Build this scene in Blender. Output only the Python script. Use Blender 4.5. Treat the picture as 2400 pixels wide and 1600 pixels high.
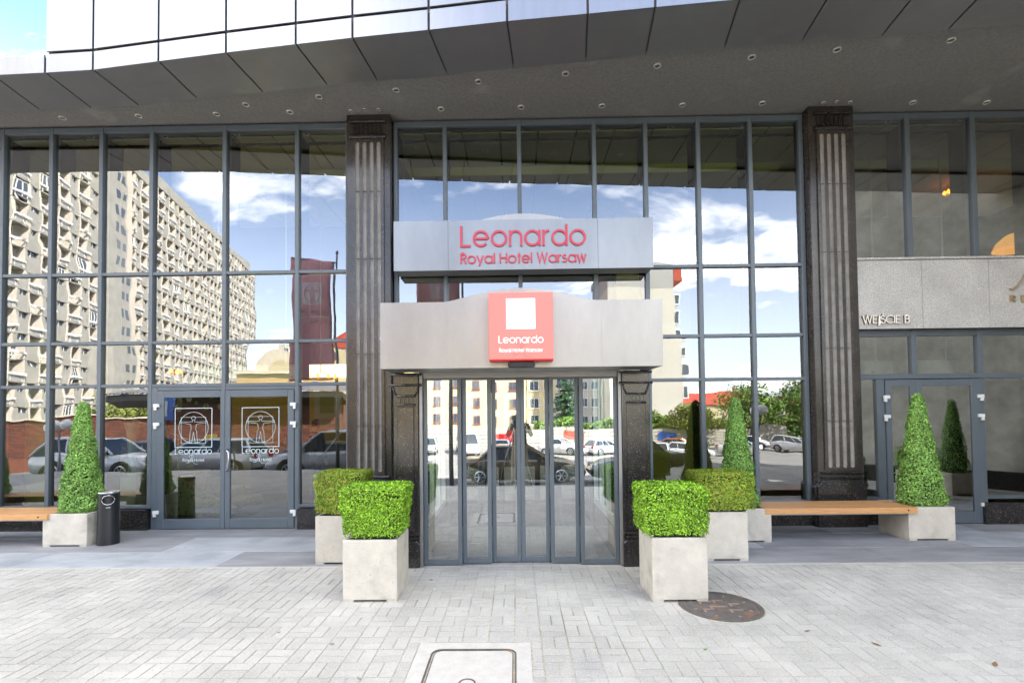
import bpy, math, random
import numpy as np
from mathutils import Vector, Matrix
R_ = math.radians
rnd = random.Random(7)
sc = bpy.context.scene
for o in list(bpy.data.objects): bpy.data.objects.remove(o)

# ------------------------------------------------------------------ camera
cam = bpy.data.cameras.new('camera')
co = bpy.data.objects.new('camera', cam); sc.collection.objects.link(co)
CAM = Vector((0.0, -7.752, 1.729))
def rotm(pitch, roll, yaw):
    return (Matrix.Rotation(yaw, 3, 'Z') @ Matrix.Rotation(pitch, 3, 'X') @ Matrix.Rotation(roll, 3, 'Y'))
_r = rotm(0.0267, 0.0106, 0.0136)
_right, _fwd, _up = _r.col[0], _r.col[1], _r.col[2]
_m = Matrix((_right, _up, -_fwd)).transposed().to_4x4(); _m.translation = CAM
co.matrix_world = _m
cam.sensor_width = 36.0; cam.lens = 1189.8/2400*36
cam.shift_x = (1200-1192.5)/2400; cam.shift_y = (933.7-800)/2400
cam.clip_start = 0.06; cam.clip_end = 2000
sc.camera = co

# ------------------------------------------------------------------ sky and sun
SUN_DIR = Vector((0.56, 0.48, 0.66)).normalized()      # towards the sun: behind the hotel, to the right
SUN_EL = math.asin(SUN_DIR.z); SUN_ROT = math.atan2(SUN_DIR.x, SUN_DIR.y)
w = bpy.data.worlds.new('World'); sc.world = w; w.use_nodes = True
nt = w.node_tree; nt.nodes.clear()
def N(t, ty, **k):
    n = t.nodes.new(ty)
    for a, b in k.items(): setattr(n, a, b)
    return n
def L(t, a, b): t.links.new(a, b)
out = N(nt, 'ShaderNodeOutputWorld'); bg = N(nt, 'ShaderNodeBackground'); bg.inputs[1].default_value = 0.11
sky = N(nt, 'ShaderNodeTexSky', sky_type='NISHITA', sun_disc=False, sun_elevation=SUN_EL, sun_rotation=SUN_ROT)
sky.air_density = 1.0; sky.dust_density = 0.6; sky.ozone_density = 2.0
tc = N(nt, 'ShaderNodeTexCoord'); sep = N(nt, 'ShaderNodeSeparateXYZ'); L(nt, tc.outputs['Generated'], sep.inputs[0])
zz = N(nt, 'ShaderNodeMath', operation='MAXIMUM'); L(nt, sep.outputs[2], zz.inputs[0]); zz.inputs[1].default_value = 0.0
za = N(nt, 'ShaderNodeMath', operation='ADD'); L(nt, zz.outputs[0], za.inputs[0]); za.inputs[1].default_value = 0.22
dv = N(nt, 'ShaderNodeVectorMath', operation='DIVIDE'); L(nt, tc.outputs['Generated'], dv.inputs[0])
cb = N(nt, 'ShaderNodeCombineXYZ')
for i in range(3): L(nt, za.outputs[0], cb.inputs[i])
L(nt, cb.outputs[0], dv.inputs[1])
mp = N(nt, 'ShaderNodeMapping'); mp.inputs['Location'].default_value = (2.2, 3.3, 0.0); mp.inputs['Rotation'].default_value = (0, 0, 0.5); mp.inputs['Scale'].default_value = (0.9, 1.35, 0.5)
L(nt, dv.outputs[0], mp.inputs[0])
nz = N(nt, 'ShaderNodeTexNoise'); nz.inputs['Scale'].default_value = 1.5; nz.inputs['Detail'].default_value = 9; nz.inputs['Roughness'].default_value = 0.58; nz.inputs['Distortion'].default_value = 0.35
L(nt, mp.outputs[0], nz.inputs['Vector'])
rp = N(nt, 'ShaderNodeValToRGB'); rp.color_ramp.elements[0].position = 0.42; rp.color_ramp.elements[1].position = 0.68
rp.color_ramp.interpolation = 'EASE'
L(nt, nz.outputs[0], rp.inputs[0])
mx = N(nt, 'ShaderNodeMix', data_type='RGBA'); vl = N(nt, 'ShaderNodeMapRange', interpolation_type='SMOOTHSTEP'); L(nt, sep.outputs[2], vl.inputs[0])     # thin haze, thicker towards the horizon
for i_, v_ in ((1, 0.0), (2, 0.55), (3, 0.36), (4, 0.02)): vl.inputs[i_].default_value = v_
cm_ = N(nt, 'ShaderNodeMath', operation='MAXIMUM'); L(nt, rp.outputs[0], cm_.inputs[0]); L(nt, vl.outputs[0], cm_.inputs[1])
L(nt, cm_.outputs[0], mx.inputs[0]); sk_ = N(nt, 'ShaderNodeVectorMath', operation='MULTIPLY'); sk_.inputs[1].default_value = (0.30, 0.43, 0.55); L(nt, sky.outputs[0], sk_.inputs[0]); L(nt, sk_.outputs[0], mx.inputs[6])
mx.inputs[7].default_value = (9.8, 9.45, 8.9, 1)
L(nt, mx.outputs[2], bg.inputs[0]); L(nt, bg.outputs[0], out.inputs[0])

sl = bpy.data.lights.new('sun', 'SUN'); sl.energy = 3.2; sl.angle = R_(0.5); sl.color = (1.0, 0.95, 0.86)
so = bpy.data.objects.new('sun', sl); sc.collection.objects.link(so)
so.rotation_euler = SUN_DIR.to_track_quat('Z', 'Y').to_euler(); so.location = (20, 40, 60)

sc.view_settings.view_transform = 'Standard'; sc.view_settings.look = 'None'
sc.view_settings.exposure = 3.25; sc.view_settings.gamma = 1.0; sc.view_settings.use_curve_mapping = False
sc.render.engine = 'CYCLES'
cy = sc.cycles; cy.use_denoising = True; cy.max_bounces = 9; cy.diffuse_bounces = 3; cy.glossy_bounces = 4
cy.transmission_bounces = 4; cy.transparent_max_bounces = 16; cy.sample_clamp_indirect = 6.0; cy.caustics_reflective = False; cy.caustics_refractive = False

# ------------------------------------------------------------------ materials
MATS = {}
def pm(name, base, rough=0.5, metal=0.0, var=0.0, scale=3.0, bump=0.0, bscale=150.0, spots=None, spec=0.5, emit=None, es=0.0, attr=None, stain=None, coat=0.0, stretch=None, vgrad=None, trans=0.0):
    m = bpy.data.materials.new(name); m.use_nodes = True; t = m.node_tree
    b = t.nodes['Principled BSDF']
    b.inputs['Base Color'].default_value = (*base, 1); b.inputs['Roughness'].default_value = rough; b.inputs['Metallic'].default_value = metal
    b.inputs['Specular IOR Level'].default_value = spec; b.inputs['Coat Weight'].default_value = coat
    if trans: b.inputs['Transmission Weight'].default_value = trans
    if emit: b.inputs['Emission Color'].default_value = (*emit, 1); b.inputs['Emission Strength'].default_value = es
    g = N(t, 'ShaderNodeNewGeometry'); pos = g.outputs['Position']
    if stretch:
        mpp = N(t, 'ShaderNodeMapping'); mpp.inputs['Scale'].default_value = stretch; L(t, pos, mpp.inputs[0]); pos = mpp.outputs[0]
    col = None
    def mixc(fac, a, bb):
        mxx = N(t, 'ShaderNodeMix', data_type='RGBA'); L(t, fac, mxx.inputs[0])
        if isinstance(a, tuple): mxx.inputs[6].default_value = (*a, 1)
        else: L(t, a, mxx.inputs[6])
        if isinstance(bb, tuple): mxx.inputs[7].default_value = (*bb, 1)
        else: L(t, bb, mxx.inputs[7])
        return mxx.outputs[2]
    if var:
        n = N(t, 'ShaderNodeTexNoise'); n.inputs['Scale'].default_value = scale; n.inputs['Detail'].default_value = 6; n.inputs['Roughness'].default_value = 0.65; L(t, pos, n.inputs['Vector'])
        r = N(t, 'ShaderNodeMapRange'); r.inputs[1].default_value = 0.3; r.inputs[2].default_value = 0.7; L(t, n.outputs[0], r.inputs[0])
        col = mixc(r.outputs[0], tuple(c*(1-var) for c in base), tuple(min(1, c*(1+var)) for c in base))
    if attr:   # per-piece random value stored on the mesh
        at = N(t, 'ShaderNodeAttribute', attribute_name='rnd')
        v0, v1 = attr
        src = col if col else base
        rr = N(t, 'ShaderNodeMapRange'); rr.inputs[3].default_value = v0; rr.inputs[4].default_value = v1; L(t, at.outputs['Fac'], rr.inputs[0])
        mul = N(t, 'ShaderNodeVectorMath', operation='SCALE')
        if col: L(t, col, mul.inputs[0])
        else: mul.inputs[0].default_value = base
        L(t, rr.outputs[0], mul.inputs['Scale']); col = mul.outputs[0]
    if stain:  # (colour, scale, lo, hi)
        cs, s, lo, hi = stain
        n = N(t, 'ShaderNodeTexNoise'); n.inputs['Scale'].default_value = s; n.inputs['Detail'].default_value = 5; L(t, g.outputs['Position'], n.inputs['Vector'])
        r = N(t, 'ShaderNodeMapRange'); r.inputs[1].default_value = lo; r.inputs[2].default_value = hi; L(t, n.outputs[0], r.inputs[0])
        col = mixc(r.outputs[0], col if col else base, cs)
    if spots:  # list of (colour, scale, threshold)
        for cs, s, th in spots:
            n = N(t, 'ShaderNodeTexNoise'); n.inputs['Scale'].default_value = s; n.inputs['Detail'].default_value = 2; L(t, g.outputs['Position'], n.inputs['Vector'])
            r = N(t, 'ShaderNodeMapRange'); r.inputs[1].default_value = th; r.inputs[2].default_value = th+0.04; L(t, n.outputs[0], r.inputs[0])
            col = mixc(r.outputs[0], col if col else base, cs)
    if col: L(t, col, b.inputs['Base Color'])
    if bump:
        n = N(t, 'ShaderNodeTexNoise'); n.inputs['Scale'].default_value = bscale; n.inputs['Detail'].default_value = 4; L(t, pos, n.inputs['Vector'])
        bp = N(t, 'ShaderNodeBump'); bp.inputs['Strength'].default_value = bump; bp.inputs['Distance'].default_value = 0.01; L(t, n.outputs[0], bp.inputs['Height']); L(t, bp.outputs[0], b.inputs['Normal'])
    MATS[name] = m; return m

def glass_mat(name, refl=0.3, tint=(0.62, 0.68, 0.62), wav=0.35, fres=1.5, rtint=(0.95, 0.97, 1.0)):
    m = bpy.data.materials.new(name); m.use_nodes = True; t = m.node_tree; t.nodes.clear()
    o = N(t, 'ShaderNodeOutputMaterial'); tr = N(t, 'ShaderNodeBsdfTransparent'); tr.inputs[0].default_value = (*tint, 1)
    gl = N(t, 'ShaderNodeBsdfGlossy'); gl.inputs['Roughness'].default_value = 0.0; gl.inputs[0].default_value = (*rtint, 1)
    fr = N(t, 'ShaderNodeFresnel'); fr.inputs[0].default_value = fres
    ad = N(t, 'ShaderNodeMath', operation='ADD', use_clamp=True); L(t, fr.outputs[0], ad.inputs[0]); ad.inputs[1].default_value = refl
    mxx = N(t, 'ShaderNodeMixShader'); L(t, ad.outputs[0], mxx.inputs[0]); L(t, tr.outputs[0], mxx.inputs[1]); L(t, gl.outputs[0], mxx.inputs[2])
    if wav:   # rolled-glass waviness
        g = N(t, 'ShaderNodeNewGeometry'); oi = N(t, 'ShaderNodeObjectInfo')
        cbn = N(t, 'ShaderNodeVectorMath', operation='MULTIPLY_ADD'); L(t, oi.outputs['Random'], cbn.inputs[0]); cbn.inputs[1].default_value = (40, 40, 40); L(t, g.outputs['Position'], cbn.inputs[2])
        n = N(t, 'ShaderNodeTexNoise'); n.inputs['Scale'].default_value = 2.0; n.inputs['Detail'].default_value = 1.0; L(t, cbn.outputs[0], n.inputs['Vector'])
        bp = N(t, 'ShaderNodeBump'); bp.inputs['Strength'].default_value = wav; bp.inputs['Distance'].default_value = 0.01; L(t, n.outputs[0], bp.inputs['Height']); L(t, bp.outputs[0], gl.inputs['Normal'])
    L(t, mxx.outputs[0], o.inputs[0]); MATS[name] = m; return m
def clear_mat(name, tint):
    m = bpy.data.materials.new(name); m.use_nodes = True; t = m.node_tree; t.nodes.clear()
    o = N(t, 'ShaderNodeOutputMaterial'); tr = N(t, 'ShaderNodeBsdfTransparent'); tr.inputs[0].default_value = (*tint, 1); L(t, tr.outputs[0], o.inputs[0]); MATS[name] = m; return m

pm('frame', (0.105, 0.13, 0.15), 0.38, 0.0, var=0.08, scale=2, spec=0.6)
pm('granite_black', (0.022, 0.021, 0.021), 0.12, var=0.3, scale=4, spots=[((0.30, 0.22, 0.14), 95, 0.655), ((0.10, 0.09, 0.085), 60, 0.66)], spec=0.6)
pm('granite_column', (0.042, 0.036, 0.031), 0.18, var=0.3, scale=3, spots=[((0.36, 0.27, 0.18), 85, 0.66), ((0.12, 0.11, 0.10), 50, 0.64)], spec=0.5)
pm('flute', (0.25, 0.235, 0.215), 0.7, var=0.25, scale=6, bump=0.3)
pm('granite_grey', (0.50, 0.485, 0.45), 0.7, var=0.15, scale=2.2, spots=[((0.34, 0.325, 0.30), 60, 0.56), ((0.68, 0.66, 0.61), 55, 0.6)], bump=0.2)
pm('soffit', (0.29, 0.275, 0.255), 0.95, var=0.22, scale=40, stain=((0.38, 0.36, 0.34), 1.1, 0.60, 0.68), bump=0.6, bscale=90)
pm('aluminium', (0.30, 0.305, 0.325), 0.34, 1.0, var=0.05, scale=2.0, stretch=(6, 6, 0.5))
pm('aluminium_dark', (0.35, 0.345, 0.34), 0.5, 0.9, var=0.07, scale=1.2, stain=((0.41, 0.40, 0.395), 2.5, 0.62, 0.75))
pm('seam', (0.03, 0.03, 0.028), 0.8); pm('seam_grey', (0.13, 0.125, 0.12), 0.7)
pm('sign_silver', (0.26, 0.275, 0.285), 0.36, 0.7, var=0.16, scale=1.3, stretch=(1, 1, .35), spots=[((0.33, 0.34, 0.345), 320, 0.62)])
pm('hood_silver', (0.365, 0.355, 0.335), 0.36, 0.7, var=0.18, scale=1.3, stretch=(1, 1, .35), spots=[((0.44, 0.425, 0.40), 320, 0.62)])
pm('sign_red', (0.60, 0.055, 0.095), 0.45)
pm('box_red', (0.55, 0.01, 0.012), 0.35)
pm('box_face', (0.72, 0.13, 0.115), 0.35, emit=(1.0, 0.12, 0.10), es=0.13)
pm('box_white', (0.9, 0.9, 0.9), 0.4, emit=(1, 1, 1), es=0.06)
pm('box_print', (0.72, 0.25, 0.24), 0.4, emit=(1.0, 0.40, 0.38), es=0.03)
pm('box_swash', (0.28, 0.05, 0.06), 0.4)
pm('rubber_black', (0.02, 0.02, 0.02), 0.5)
pm('steel', (0.62, 0.62, 0.63), 0.25, 1.0)
pm('hinge_white', (0.78, 0.78, 0.76), 0.4)
pm('brass', (0.62, 0.46, 0.27), 0.3, 0.8)
pm('letter_cream', (0.95, 0.90, 0.80), 0.4); pm('letter_shadow_edge', (0.16, 0.11, 0.07), 0.5)  # dark brown sides that also paint the letters' shadow edges
pm('decal', (0.66, 0.78, 0.78), 0.6)
pm('concrete', (0.585, 0.54, 0.455), 0.85, var=0.12, scale=7, bump=0.35, bscale=120, spots=[((0.70, 0.68, 0.62), 110, 0.66), ((0.34, 0.31, 0.26), 38, 0.72)], stain=((0.38, 0.35, 0.29), 3.6, 0.56, 0.74))
pm('wood', (0.60, 0.31, 0.12), 0.5, var=0.22, scale=9, stretch=(0.6, 9, 9), bump=0.15, bscale=60)
pm('bin_black', (0.012, 0.013, 0.016), 0.32, spec=0.6)
pm('paver', (0.478, 0.457, 0.41), 0.9, var=0.17, scale=1.3, attr=(0.93, 1.06), spots=[((0.62, 0.59, 0.54), 90, 0.61), ((0.30, 0.285, 0.26), 70, 0.64), ((0.26, 0.245, 0.22), 6.0, 0.72)], stain=((0.33, 0.32, 0.31), 0.9, 0.62, 0.75), bump=0.35, bscale=220)
pm('sand', (0.52, 0.48, 0.38), 1.0, var=0.35, scale=30, stain=((0.25, 0.255, 0.14), 1.1, 0.50, 0.66))
pm('slab_light', (0.40, 0.415, 0.43), 0.75, var=0.2, scale=2.2, spots=[((0.50, 0.52, 0.55), 120, 0.6)], stain=((0.27, 0.285, 0.31), 1.6, 0.5, 0.7), stretch=(0.5, 1.5, 1))
pm('slab_dark', (0.285, 0.285, 0.29), 0.72, var=0.25, scale=2.4, spots=[((0.32, 0.33, 0.36), 120, 0.63)], stretch=(0.5, 1.5, 1))
pm('slab_joint', (0.30, 0.28, 0.25), 0.95, var=0.2, scale=20)
pm('iron_rust', (0.13, 0.115, 0.103), 0.75, 0.2, var=0.35, scale=12, stain=((0.24, 0.135, 0.08), 7, 0.55, 0.66), bump=0.4, bscale=120)
pm('concrete_pale', (0.56, 0.53, 0.475), 0.9, var=0.1, scale=10, spots=[((0.36, 0.33, 0.30), 140, 0.64), ((0.66, 0.64, 0.6), 100, 0.66)])
pm('stucco', (0.60, 0.575, 0.48), 0.95, var=0.28, scale=2.2, bump=0.4, bscale=40)
pm('asphalt', (0.055, 0.055, 0.058), 0.9, var=0.25, scale=1.5, spots=[((0.11, 0.11, 0.11), 60, 0.64)], bump=0.3)
pm('lot_ground', (0.20, 0.19, 0.175), 0.95, var=0.25, scale=0.4)
pm('paint_white', (0.78, 0.78, 0.76), 0.6)
pm('kerb_stone', (0.33, 0.325, 0.31), 0.9, var=0.15, scale=6)
glass_mat('glass', 0.19, (0.66, 0.70, 0.52), 0.12)
glass_mat('glass_right', 0.38, (0.62, 0.65, 0.58), 0.02)
glass_mat('glass_door', 0.40, (0.94, 0.95, 0.90), 0.05)
clear_mat('glass_edge', (0.9, 0.95, 0.92))

# ------------------------------------------------------------------ mesh helpers
COL = sc.collection
class G:
    def __init__(s): s.v = []; s.f = []; s.mi = []; s.r = []
    def face(s, pts, mi=0, r=None):
        i = len(s.v); s.v += [tuple(p) for p in pts]; s.f.append(tuple(range(i, i+len(pts)))); s.mi.append(mi); s.r.append(r)
    def poly(s, verts, faces, mi=0, r=None):
        i = len(s.v); s.v += [tuple(p) for p in verts]
        for f in faces: s.f.append(tuple(i+k for k in f)); s.mi.append(mi); s.r.append(r)
    def box(s, x0, x1, y0, y1, z0, z1, mi=0, r=None, skip=''):
        V = [(x0,y0,z0),(x1,y0,z0),(x1,y1,z0),(x0,y1,z0),(x0,y0,z1),(x1,y0,z1),(x1,y1,z1),(x0,y1,z1)]
        F = {'b':(0,3,2,1),'t':(4,5,6,7),'f':(0,1,5,4),'r':(1,2,6,5),'k':(2,3,7,6),'l':(3,0,4,7)}
        s.poly(V, [F[k] for k in F if k not in skip], mi, r); return s
    def cham(s, x0, x1, y0, y1, z0, z1, c, mi=0, r=None):   # box with chamfered top
        V = [(x0,y0,z0),(x1,y0,z0),(x1,y1,z0),(x0,y1,z0),(x0,y0,z1-c),(x1,y0,z1-c),(x1,y1,z1-c),(x0,y1,z1-c),(x0+c,y0+c,z1),(x1-c,y0+c,z1),(x1-c,y1-c,z1),(x0+c,y1-c,z1)]
        s.poly(V, [(0,1,5,4),(1,2,6,5),(2,3,7,6),(3,0,4,7),(4,5,9,8),(5,6,10,9),(6,7,11,10),(7,4,8,11),(8,9,10,11)], mi, r); return s
    def prism_y(s, pts, y0, y1, mi=0):      # polygon in xz extruded in y ; y0 front
        n = len(pts); V = [(x, y0, z) for x, z in pts]+[(x, y1, z) for x, z in pts]
        s.poly(V, [tuple(range(n)), tuple(range(2*n-1, n-1, -1))]+[(i, n+i, n+(i+1) % n, (i+1) % n) for i in range(n)], mi); return s
    def prism_z(s, pts, z0, z1, mi=0):
        n = len(pts); V = [(x, y, z0) for x, y in pts]+[(x, y, z1) for x, y in pts]
        s.poly(V, [tuple(range(n-1, -1, -1)), tuple(range(n, 2*n))]+[(i, (i+1) % n, n+(i+1) % n, n+i) for i in range(n)], mi); return s
    def prism_x(s, pts, x0, x1, mi=0):      # polygon in yz
        n = len(pts); V = [(x0, y, z) for y, z in pts]+[(x1, y, z) for y, z in pts]
        s.poly(V, [tuple(range(n)), tuple(range(2*n-1, n-1, -1))]+[(i, n+i, n+(i+1) % n, (i+1) % n) for i in range(n)], mi); return s
    def lathe(s, prof, cx=0, cy=0, n=24, mi=0, cap=True):
        V = []
        for r, z in prof:
            for k in range(n): a = 2*math.pi*k/n; V.append((cx+r*math.cos(a), cy+r*math.sin(a), z))
        F = []
        for i in range(len(prof)-1):
            for k in range(n): F.append((i*n+k, i*n+(k+1) % n, (i+1)*n+(k+1) % n, (i+1)*n+k))
        if cap: F.append(tuple(range(n-1, -1, -1))); F.append(tuple((len(prof)-1)*n+k for k in range(n)))
        s.poly(V, F, mi); return s
    def tube(s, pts, r, n=8, mi=0, closed=False, r1=None):
        P = [Vector(p) for p in pts]; V = []; m = len(P)
        up = Vector((0, 0, 1))
        for i, p in enumerate(P):
            a = P[i-1] if (i > 0 or closed) else p; b = P[(i+1) % m] if (i < m-1 or closed) else p
            d = (b-a).normalized(); u = up if abs(d.z) < 0.95 else Vector((1, 0, 0))
            e = d.cross(u).normalized(); g = e.cross(d).normalized()
            rr = r if r1 is None else r+(r1-r)*i/max(1, m-1)
            for k in range(n): t = 2*math.pi*k/n; V.append(p+e*rr*math.cos(t)+g*rr*math.sin(t))
        F = []
        for i in range(m if closed else m-1):
            j = (i+1) % m
            for k in range(n): F.append((i*n+k, j*n+k, j*n+(k+1) % n, i*n+(k+1) % n))
        if not closed: F += [tuple(range(n)), tuple((m-1)*n+k for k in range(n-1, -1, -1))]
        s.poly(V, F, mi); return s
    def build(s, name, mat, parent=None, loc=None, smooth=False, bevel=0, seg=2, kind=None, label=None, cat=None, group=None, local=False):
        off = Vector((0, 0, 0))
        if not local:
            if loc is not None: off = Vector(loc)
            elif parent is not None: off = wloc(parent)
        me = bpy.data.meshes.new(name)
        me.from_pydata([(x-off.x, y-off.y, z-off.z) for x, y, z in s.v], [], s.f)
        mats = mat if isinstance(mat, (list, tuple)) else [mat]
        for mm in mats: me.materials.append(MATS[mm])
        if len(mats) > 1: me.polygons.foreach_set('material_index', s.mi)
        if smooth: me.polygons.foreach_set('use_smooth', [True]*len(me.polygons))
        if any(r is not None for r in s.r):
            at = me.attributes.new('rnd', 'FLOAT', 'FACE'); at.data.foreach_set('value', [(r or 0.5) for r in s.r])
        me.update()
        o = bpy.data.objects.new(name, me); COL.objects.link(o)
        if parent is not None:
            o.parent = parent
            if not local and loc is not None: o.location = off-wloc(parent)
        elif loc is not None: o.location = loc
        if smooth == 'auto': pass
        if bevel:
            bm = o.modifiers.new('bevel', 'BEVEL'); bm.width = bevel; bm.segments = seg; bm.limit_method = 'ANGLE'
        tag(o, label, cat, group, kind); return o
def wloc(o):
    v = Vector((0, 0, 0))
    while o is not None: v = v+o.location; o = o.parent
    return v
def tag(o, label=None, cat=None, group=None, kind=None):
    if label: o['label'] = label
    if cat: o['category'] = cat
    if group: o['group'] = group
    if kind: o['kind'] = kind
def empty(name, loc, label=None, cat=None, group=None, rz=0, parent=None):
    o = bpy.data.objects.new(name, None); COL.objects.link(o); o.location = loc; o.rotation_euler.z = rz; o.empty_display_size = 0.2
    if parent: o.parent = parent
    tag(o, label, cat, group); return o
def kids(o): return [c for c in ALLKIDS.get(o.name, [])]
ALLKIDS = {}
def copy_tree(o, parent=None):
    c = o.copy(); COL.objects.link(c); c.parent = parent
    for ch in list(o.children): copy_tree(ch, c)
    return c
def bx(name, mat, parent, x0, x1, y0, y1, z0, z1, **k):
    return G().box(x0, x1, y0, y1, z0, z1).build(name, mat, parent, **k)
def pane(parent, x0, x1, z0, z1, y, mat='glass', th=0.012, name='pane'):
    g = G(); g.box(x0, x1, y-th, y, z0, z1, mi=1, skip='f'); a, b = rnd.gauss(0, .0016)*(x1-x0), rnd.gauss(0, .0016)*min(z1-z0, 1.2)   # panes never sit perfectly true
    a, b = max(-.003, min(.003, a)), max(-.003, min(.003, b)); yy = y-th-.004
    g.face([(x0,yy-a-b,z0),(x1,yy+a-b,z0),(x1,yy+a+b,z1),(x0,yy-a+b,z1)], 0)
    return g.build(name, [mat, 'glass_edge'], parent)

# stroke lettering (geometric sans)
def arc(cx, cy, r, a0, a1, n=18, ry=None):
    ry = ry or r
    return [(cx+r*math.cos(R_(a0+(a1-a0)*i/n)), cy+ry*math.sin(R_(a0+(a1-a0)*i/n))) for i in range(n+1)]
_c = 0.3875; _r0 = 0.345; _t = 0.0425
GL = {
 'L': (0.50, [[(_t, 1), (_t, _t), (0.5, _t)]]),
 'e': (0.775, [[(_t, _c), (2*_c-_t, _c)], arc(_c, _c, _r0, 0, 318, 26)]),
 'o': (0.775, [arc(_c, _c, _r0, 0, 360, 30)]),
 'n': (0.63, [[(_t, 0), (_t, 0.775)], arc(0.315, 0.46, 0.2725, 180, 0, 14)+[(0.5875, 0)]]),
 'a': (0.775, [arc(_c, _c, _r0, 0, 360, 30), [(0.7325, 0), (0.7325, 0.775)]]),
 'r': (0.32, [[(_t, 0), (_t, 0.775)], arc(0.315, 0.46, 0.2725, 180, 90, 8)]),
 'd': (0.775, [arc(_c, _c, _r0, 0, 360, 30), [(0.7325, 0), (0.7325, 1.03)]]),
 'R': (0.56, [[(_t, 0), (_t, 1)], [(_t, 0.9575), (0.28, 0.9575)]+arc(0.28, 0.735, 0.2225, 90, -90, 14)+[(_t, 0.5125)], [(0.26, 0.5125), (0.53, 0)]]),
 'y': (0.62, [[(0.03, 0.775), (0.31, 0.05)], [(0.59, 0.775), (0.22, -0.24)]]),
 'l': (0.085, [[(_t, 0), (_t, 1.03)]]),
 'H': (0.68, [[(_t, 0), (_t, 1)], [(0.6375, 0), (0.6375, 1)], [(_t, 0.53), (0.6375, 0.53)]]),
 't': (0.30, [[(0.15, 0), (0.15, 1)], [(0, 0.735), (0.30, 0.735)]]),
 'W': (0.98, [[(0.03, 1), (0.26, 0.02), (0.49, 0.98), (0.72, 0.02), (0.95, 1)]]),
 'w': (0.82, [[(0.03, 0.775), (0.22, 0.03), (0.41, 0.745), (0.60, 0.03), (0.79, 0.775)]]),
 's': (0.42, [arc(0.205, 0.575, 0.155, 40, 270, 14)+arc(0.205, 0.23, 0.1875, 90, -150, 14)]),
 'E': (0.46, [[(0.46, 0.9575), (_t, 0.9575), (_t, _t), (0.46, _t)], [(_t, 0.5), (0.42, 0.5)]]),
 'J': (0.20, [[(0.16, 1), (0.16, -0.10)]+arc(0.0, -0.10, 0.16, 0, -100, 8)]),
 'S': (0.46, [arc(0.23, 0.74, 0.205, 40, 270, 14)+arc(0.23, 0.285, 0.245, 90, -150, 14)]),
 'C': (0.80, [arc(0.48, 0.5, 0.455, 45, 315, 24)]),
 'I': (0.085, [[(_t, 0), (_t, 1)]]),
 'B': (0.50, [[(_t, 0), (_t, 1)], [(_t, 0.9575), (0.25, 0.9575)]+arc(0.25, 0.75, 0.2075, 90, -90, 12)+[(_t, 0.5425)], [(0.22, 0.5425)]+arc(0.22, 0.2925, 0.25, 90, -90, 12)+[(_t, 0.0425)]]),
 'P': (0.52, [[(_t, 0), (_t, 1)], [(_t, 0.9575), (0.26, 0.9575)]+arc(0.26, 0.72, 0.2375, 90, -90, 14)+[(_t, 0.4825)]]),
 'T': (0.56, [[(0.28, 0), (0.28, 1)], [(0, 0.9575), (0.56, 0.9575)]]),
 'A': (0.72, [[(0.03, 0), (0.36, 0.97), (0.69, 0)], [(0.14, 0.3), (0.58, 0.3)]]),
 'X': (0.6, [[(0.03, 0), (0.57, 1)], [(0.03, 1), (0.57, 0)]]),
}
GL['\u015a'] = (0.46, GL['S'][1]+[[(0.20, 1.07), (0.30, 1.22)]])
def ribbon(g, pts, hw, y0, y1, fx, fz, mi=0):
    """flat stroke along pts (glyph space) mapped by fx/fz, front at y0, back at y1"""
    P = [Vector((fx(p[0]), fz(p[1]))) for p in pts]
    closed = (P[0]-P[-1]).length < 1e-6
    if closed: P = P[:-1]
    m = len(P); A = []; B = []
    for i in range(m):
        pv = P[i-1] if (i > 0 or closed) else None; nx = P[(i+1) % m] if (i < m-1 or closed) else None
        d0 = (P[i]-pv).normalized() if pv is not None else None; d1 = (nx-P[i]).normalized() if nx is not None else None
        d = d0 if d1 is None else d1 if d0 is None else (d0+d1)
        if d.length < 1e-6: d = d1
        d = d.normalized(); nrm = Vector((-d.y, d.x))
        ref = d1 if d1 is not None else d0
        k = 1.0/max(0.35, nrm.dot(Vector((-ref.y, ref.x))))
        A.append(P[i]+nrm*hw*k); B.append(P[i]-nrm*hw*k)
    seg = m if closed else m-1
    V = [(a.x, y0, a.y) for a in A]+[(b.x, y0, b.y) for b in B]+[(a.x, y1, a.y) for a in A]+[(b.x, y1, b.y) for b in B]
    F = []
    for i in range(seg):
        j = (i+1) % m
        F += [(i, j, m+j, m+i)[::-1], (i, 2*m+i, 2*m+j, j)[::-1], (m+i, m+j, 3*m+j, 3*m+i)[::-1]]
    if not closed: F += [(0, m, 3*m, 2*m)[::-1], (m-1, 2*m-1+0, 4*m-1, 3*m-1)]
    g.poly(V, F, mi)
def word_layout(txt, gap=0.11, space=0.48):
    x = 0; out = []
    for ch in txt:
        if ch == ' ': x += space-gap; continue
        out.append((ch, x)); x += GL[ch][0]+gap
    return out, x-gap
def letters(txt, x0, x1, zb, cap, yf, th, mat, parent, hw=None, mirror=False, gap=0.11, name='letter', joined=False):
    lay, wd = word_layout(txt, gap); sx = (x1-x0)/wd; hw = hw or 0.042*(sx*0.5+cap*0.5)
    objs = []; gg = G()
    for ch, ox in lay:
        g = gg if joined else G()
        for i, st in enumerate(GL[ch][1]):
            ribbon(g, st, hw, yf-0.0004*i, yf+th, (lambda u, ox=ox: x0+(ox+u)*sx), (lambda v: zb+v*cap))
        if not joined: objs.append(g.build(name, mat, parent))
    if joined: objs.append(gg.build(name, mat, parent))
    return objs
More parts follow.
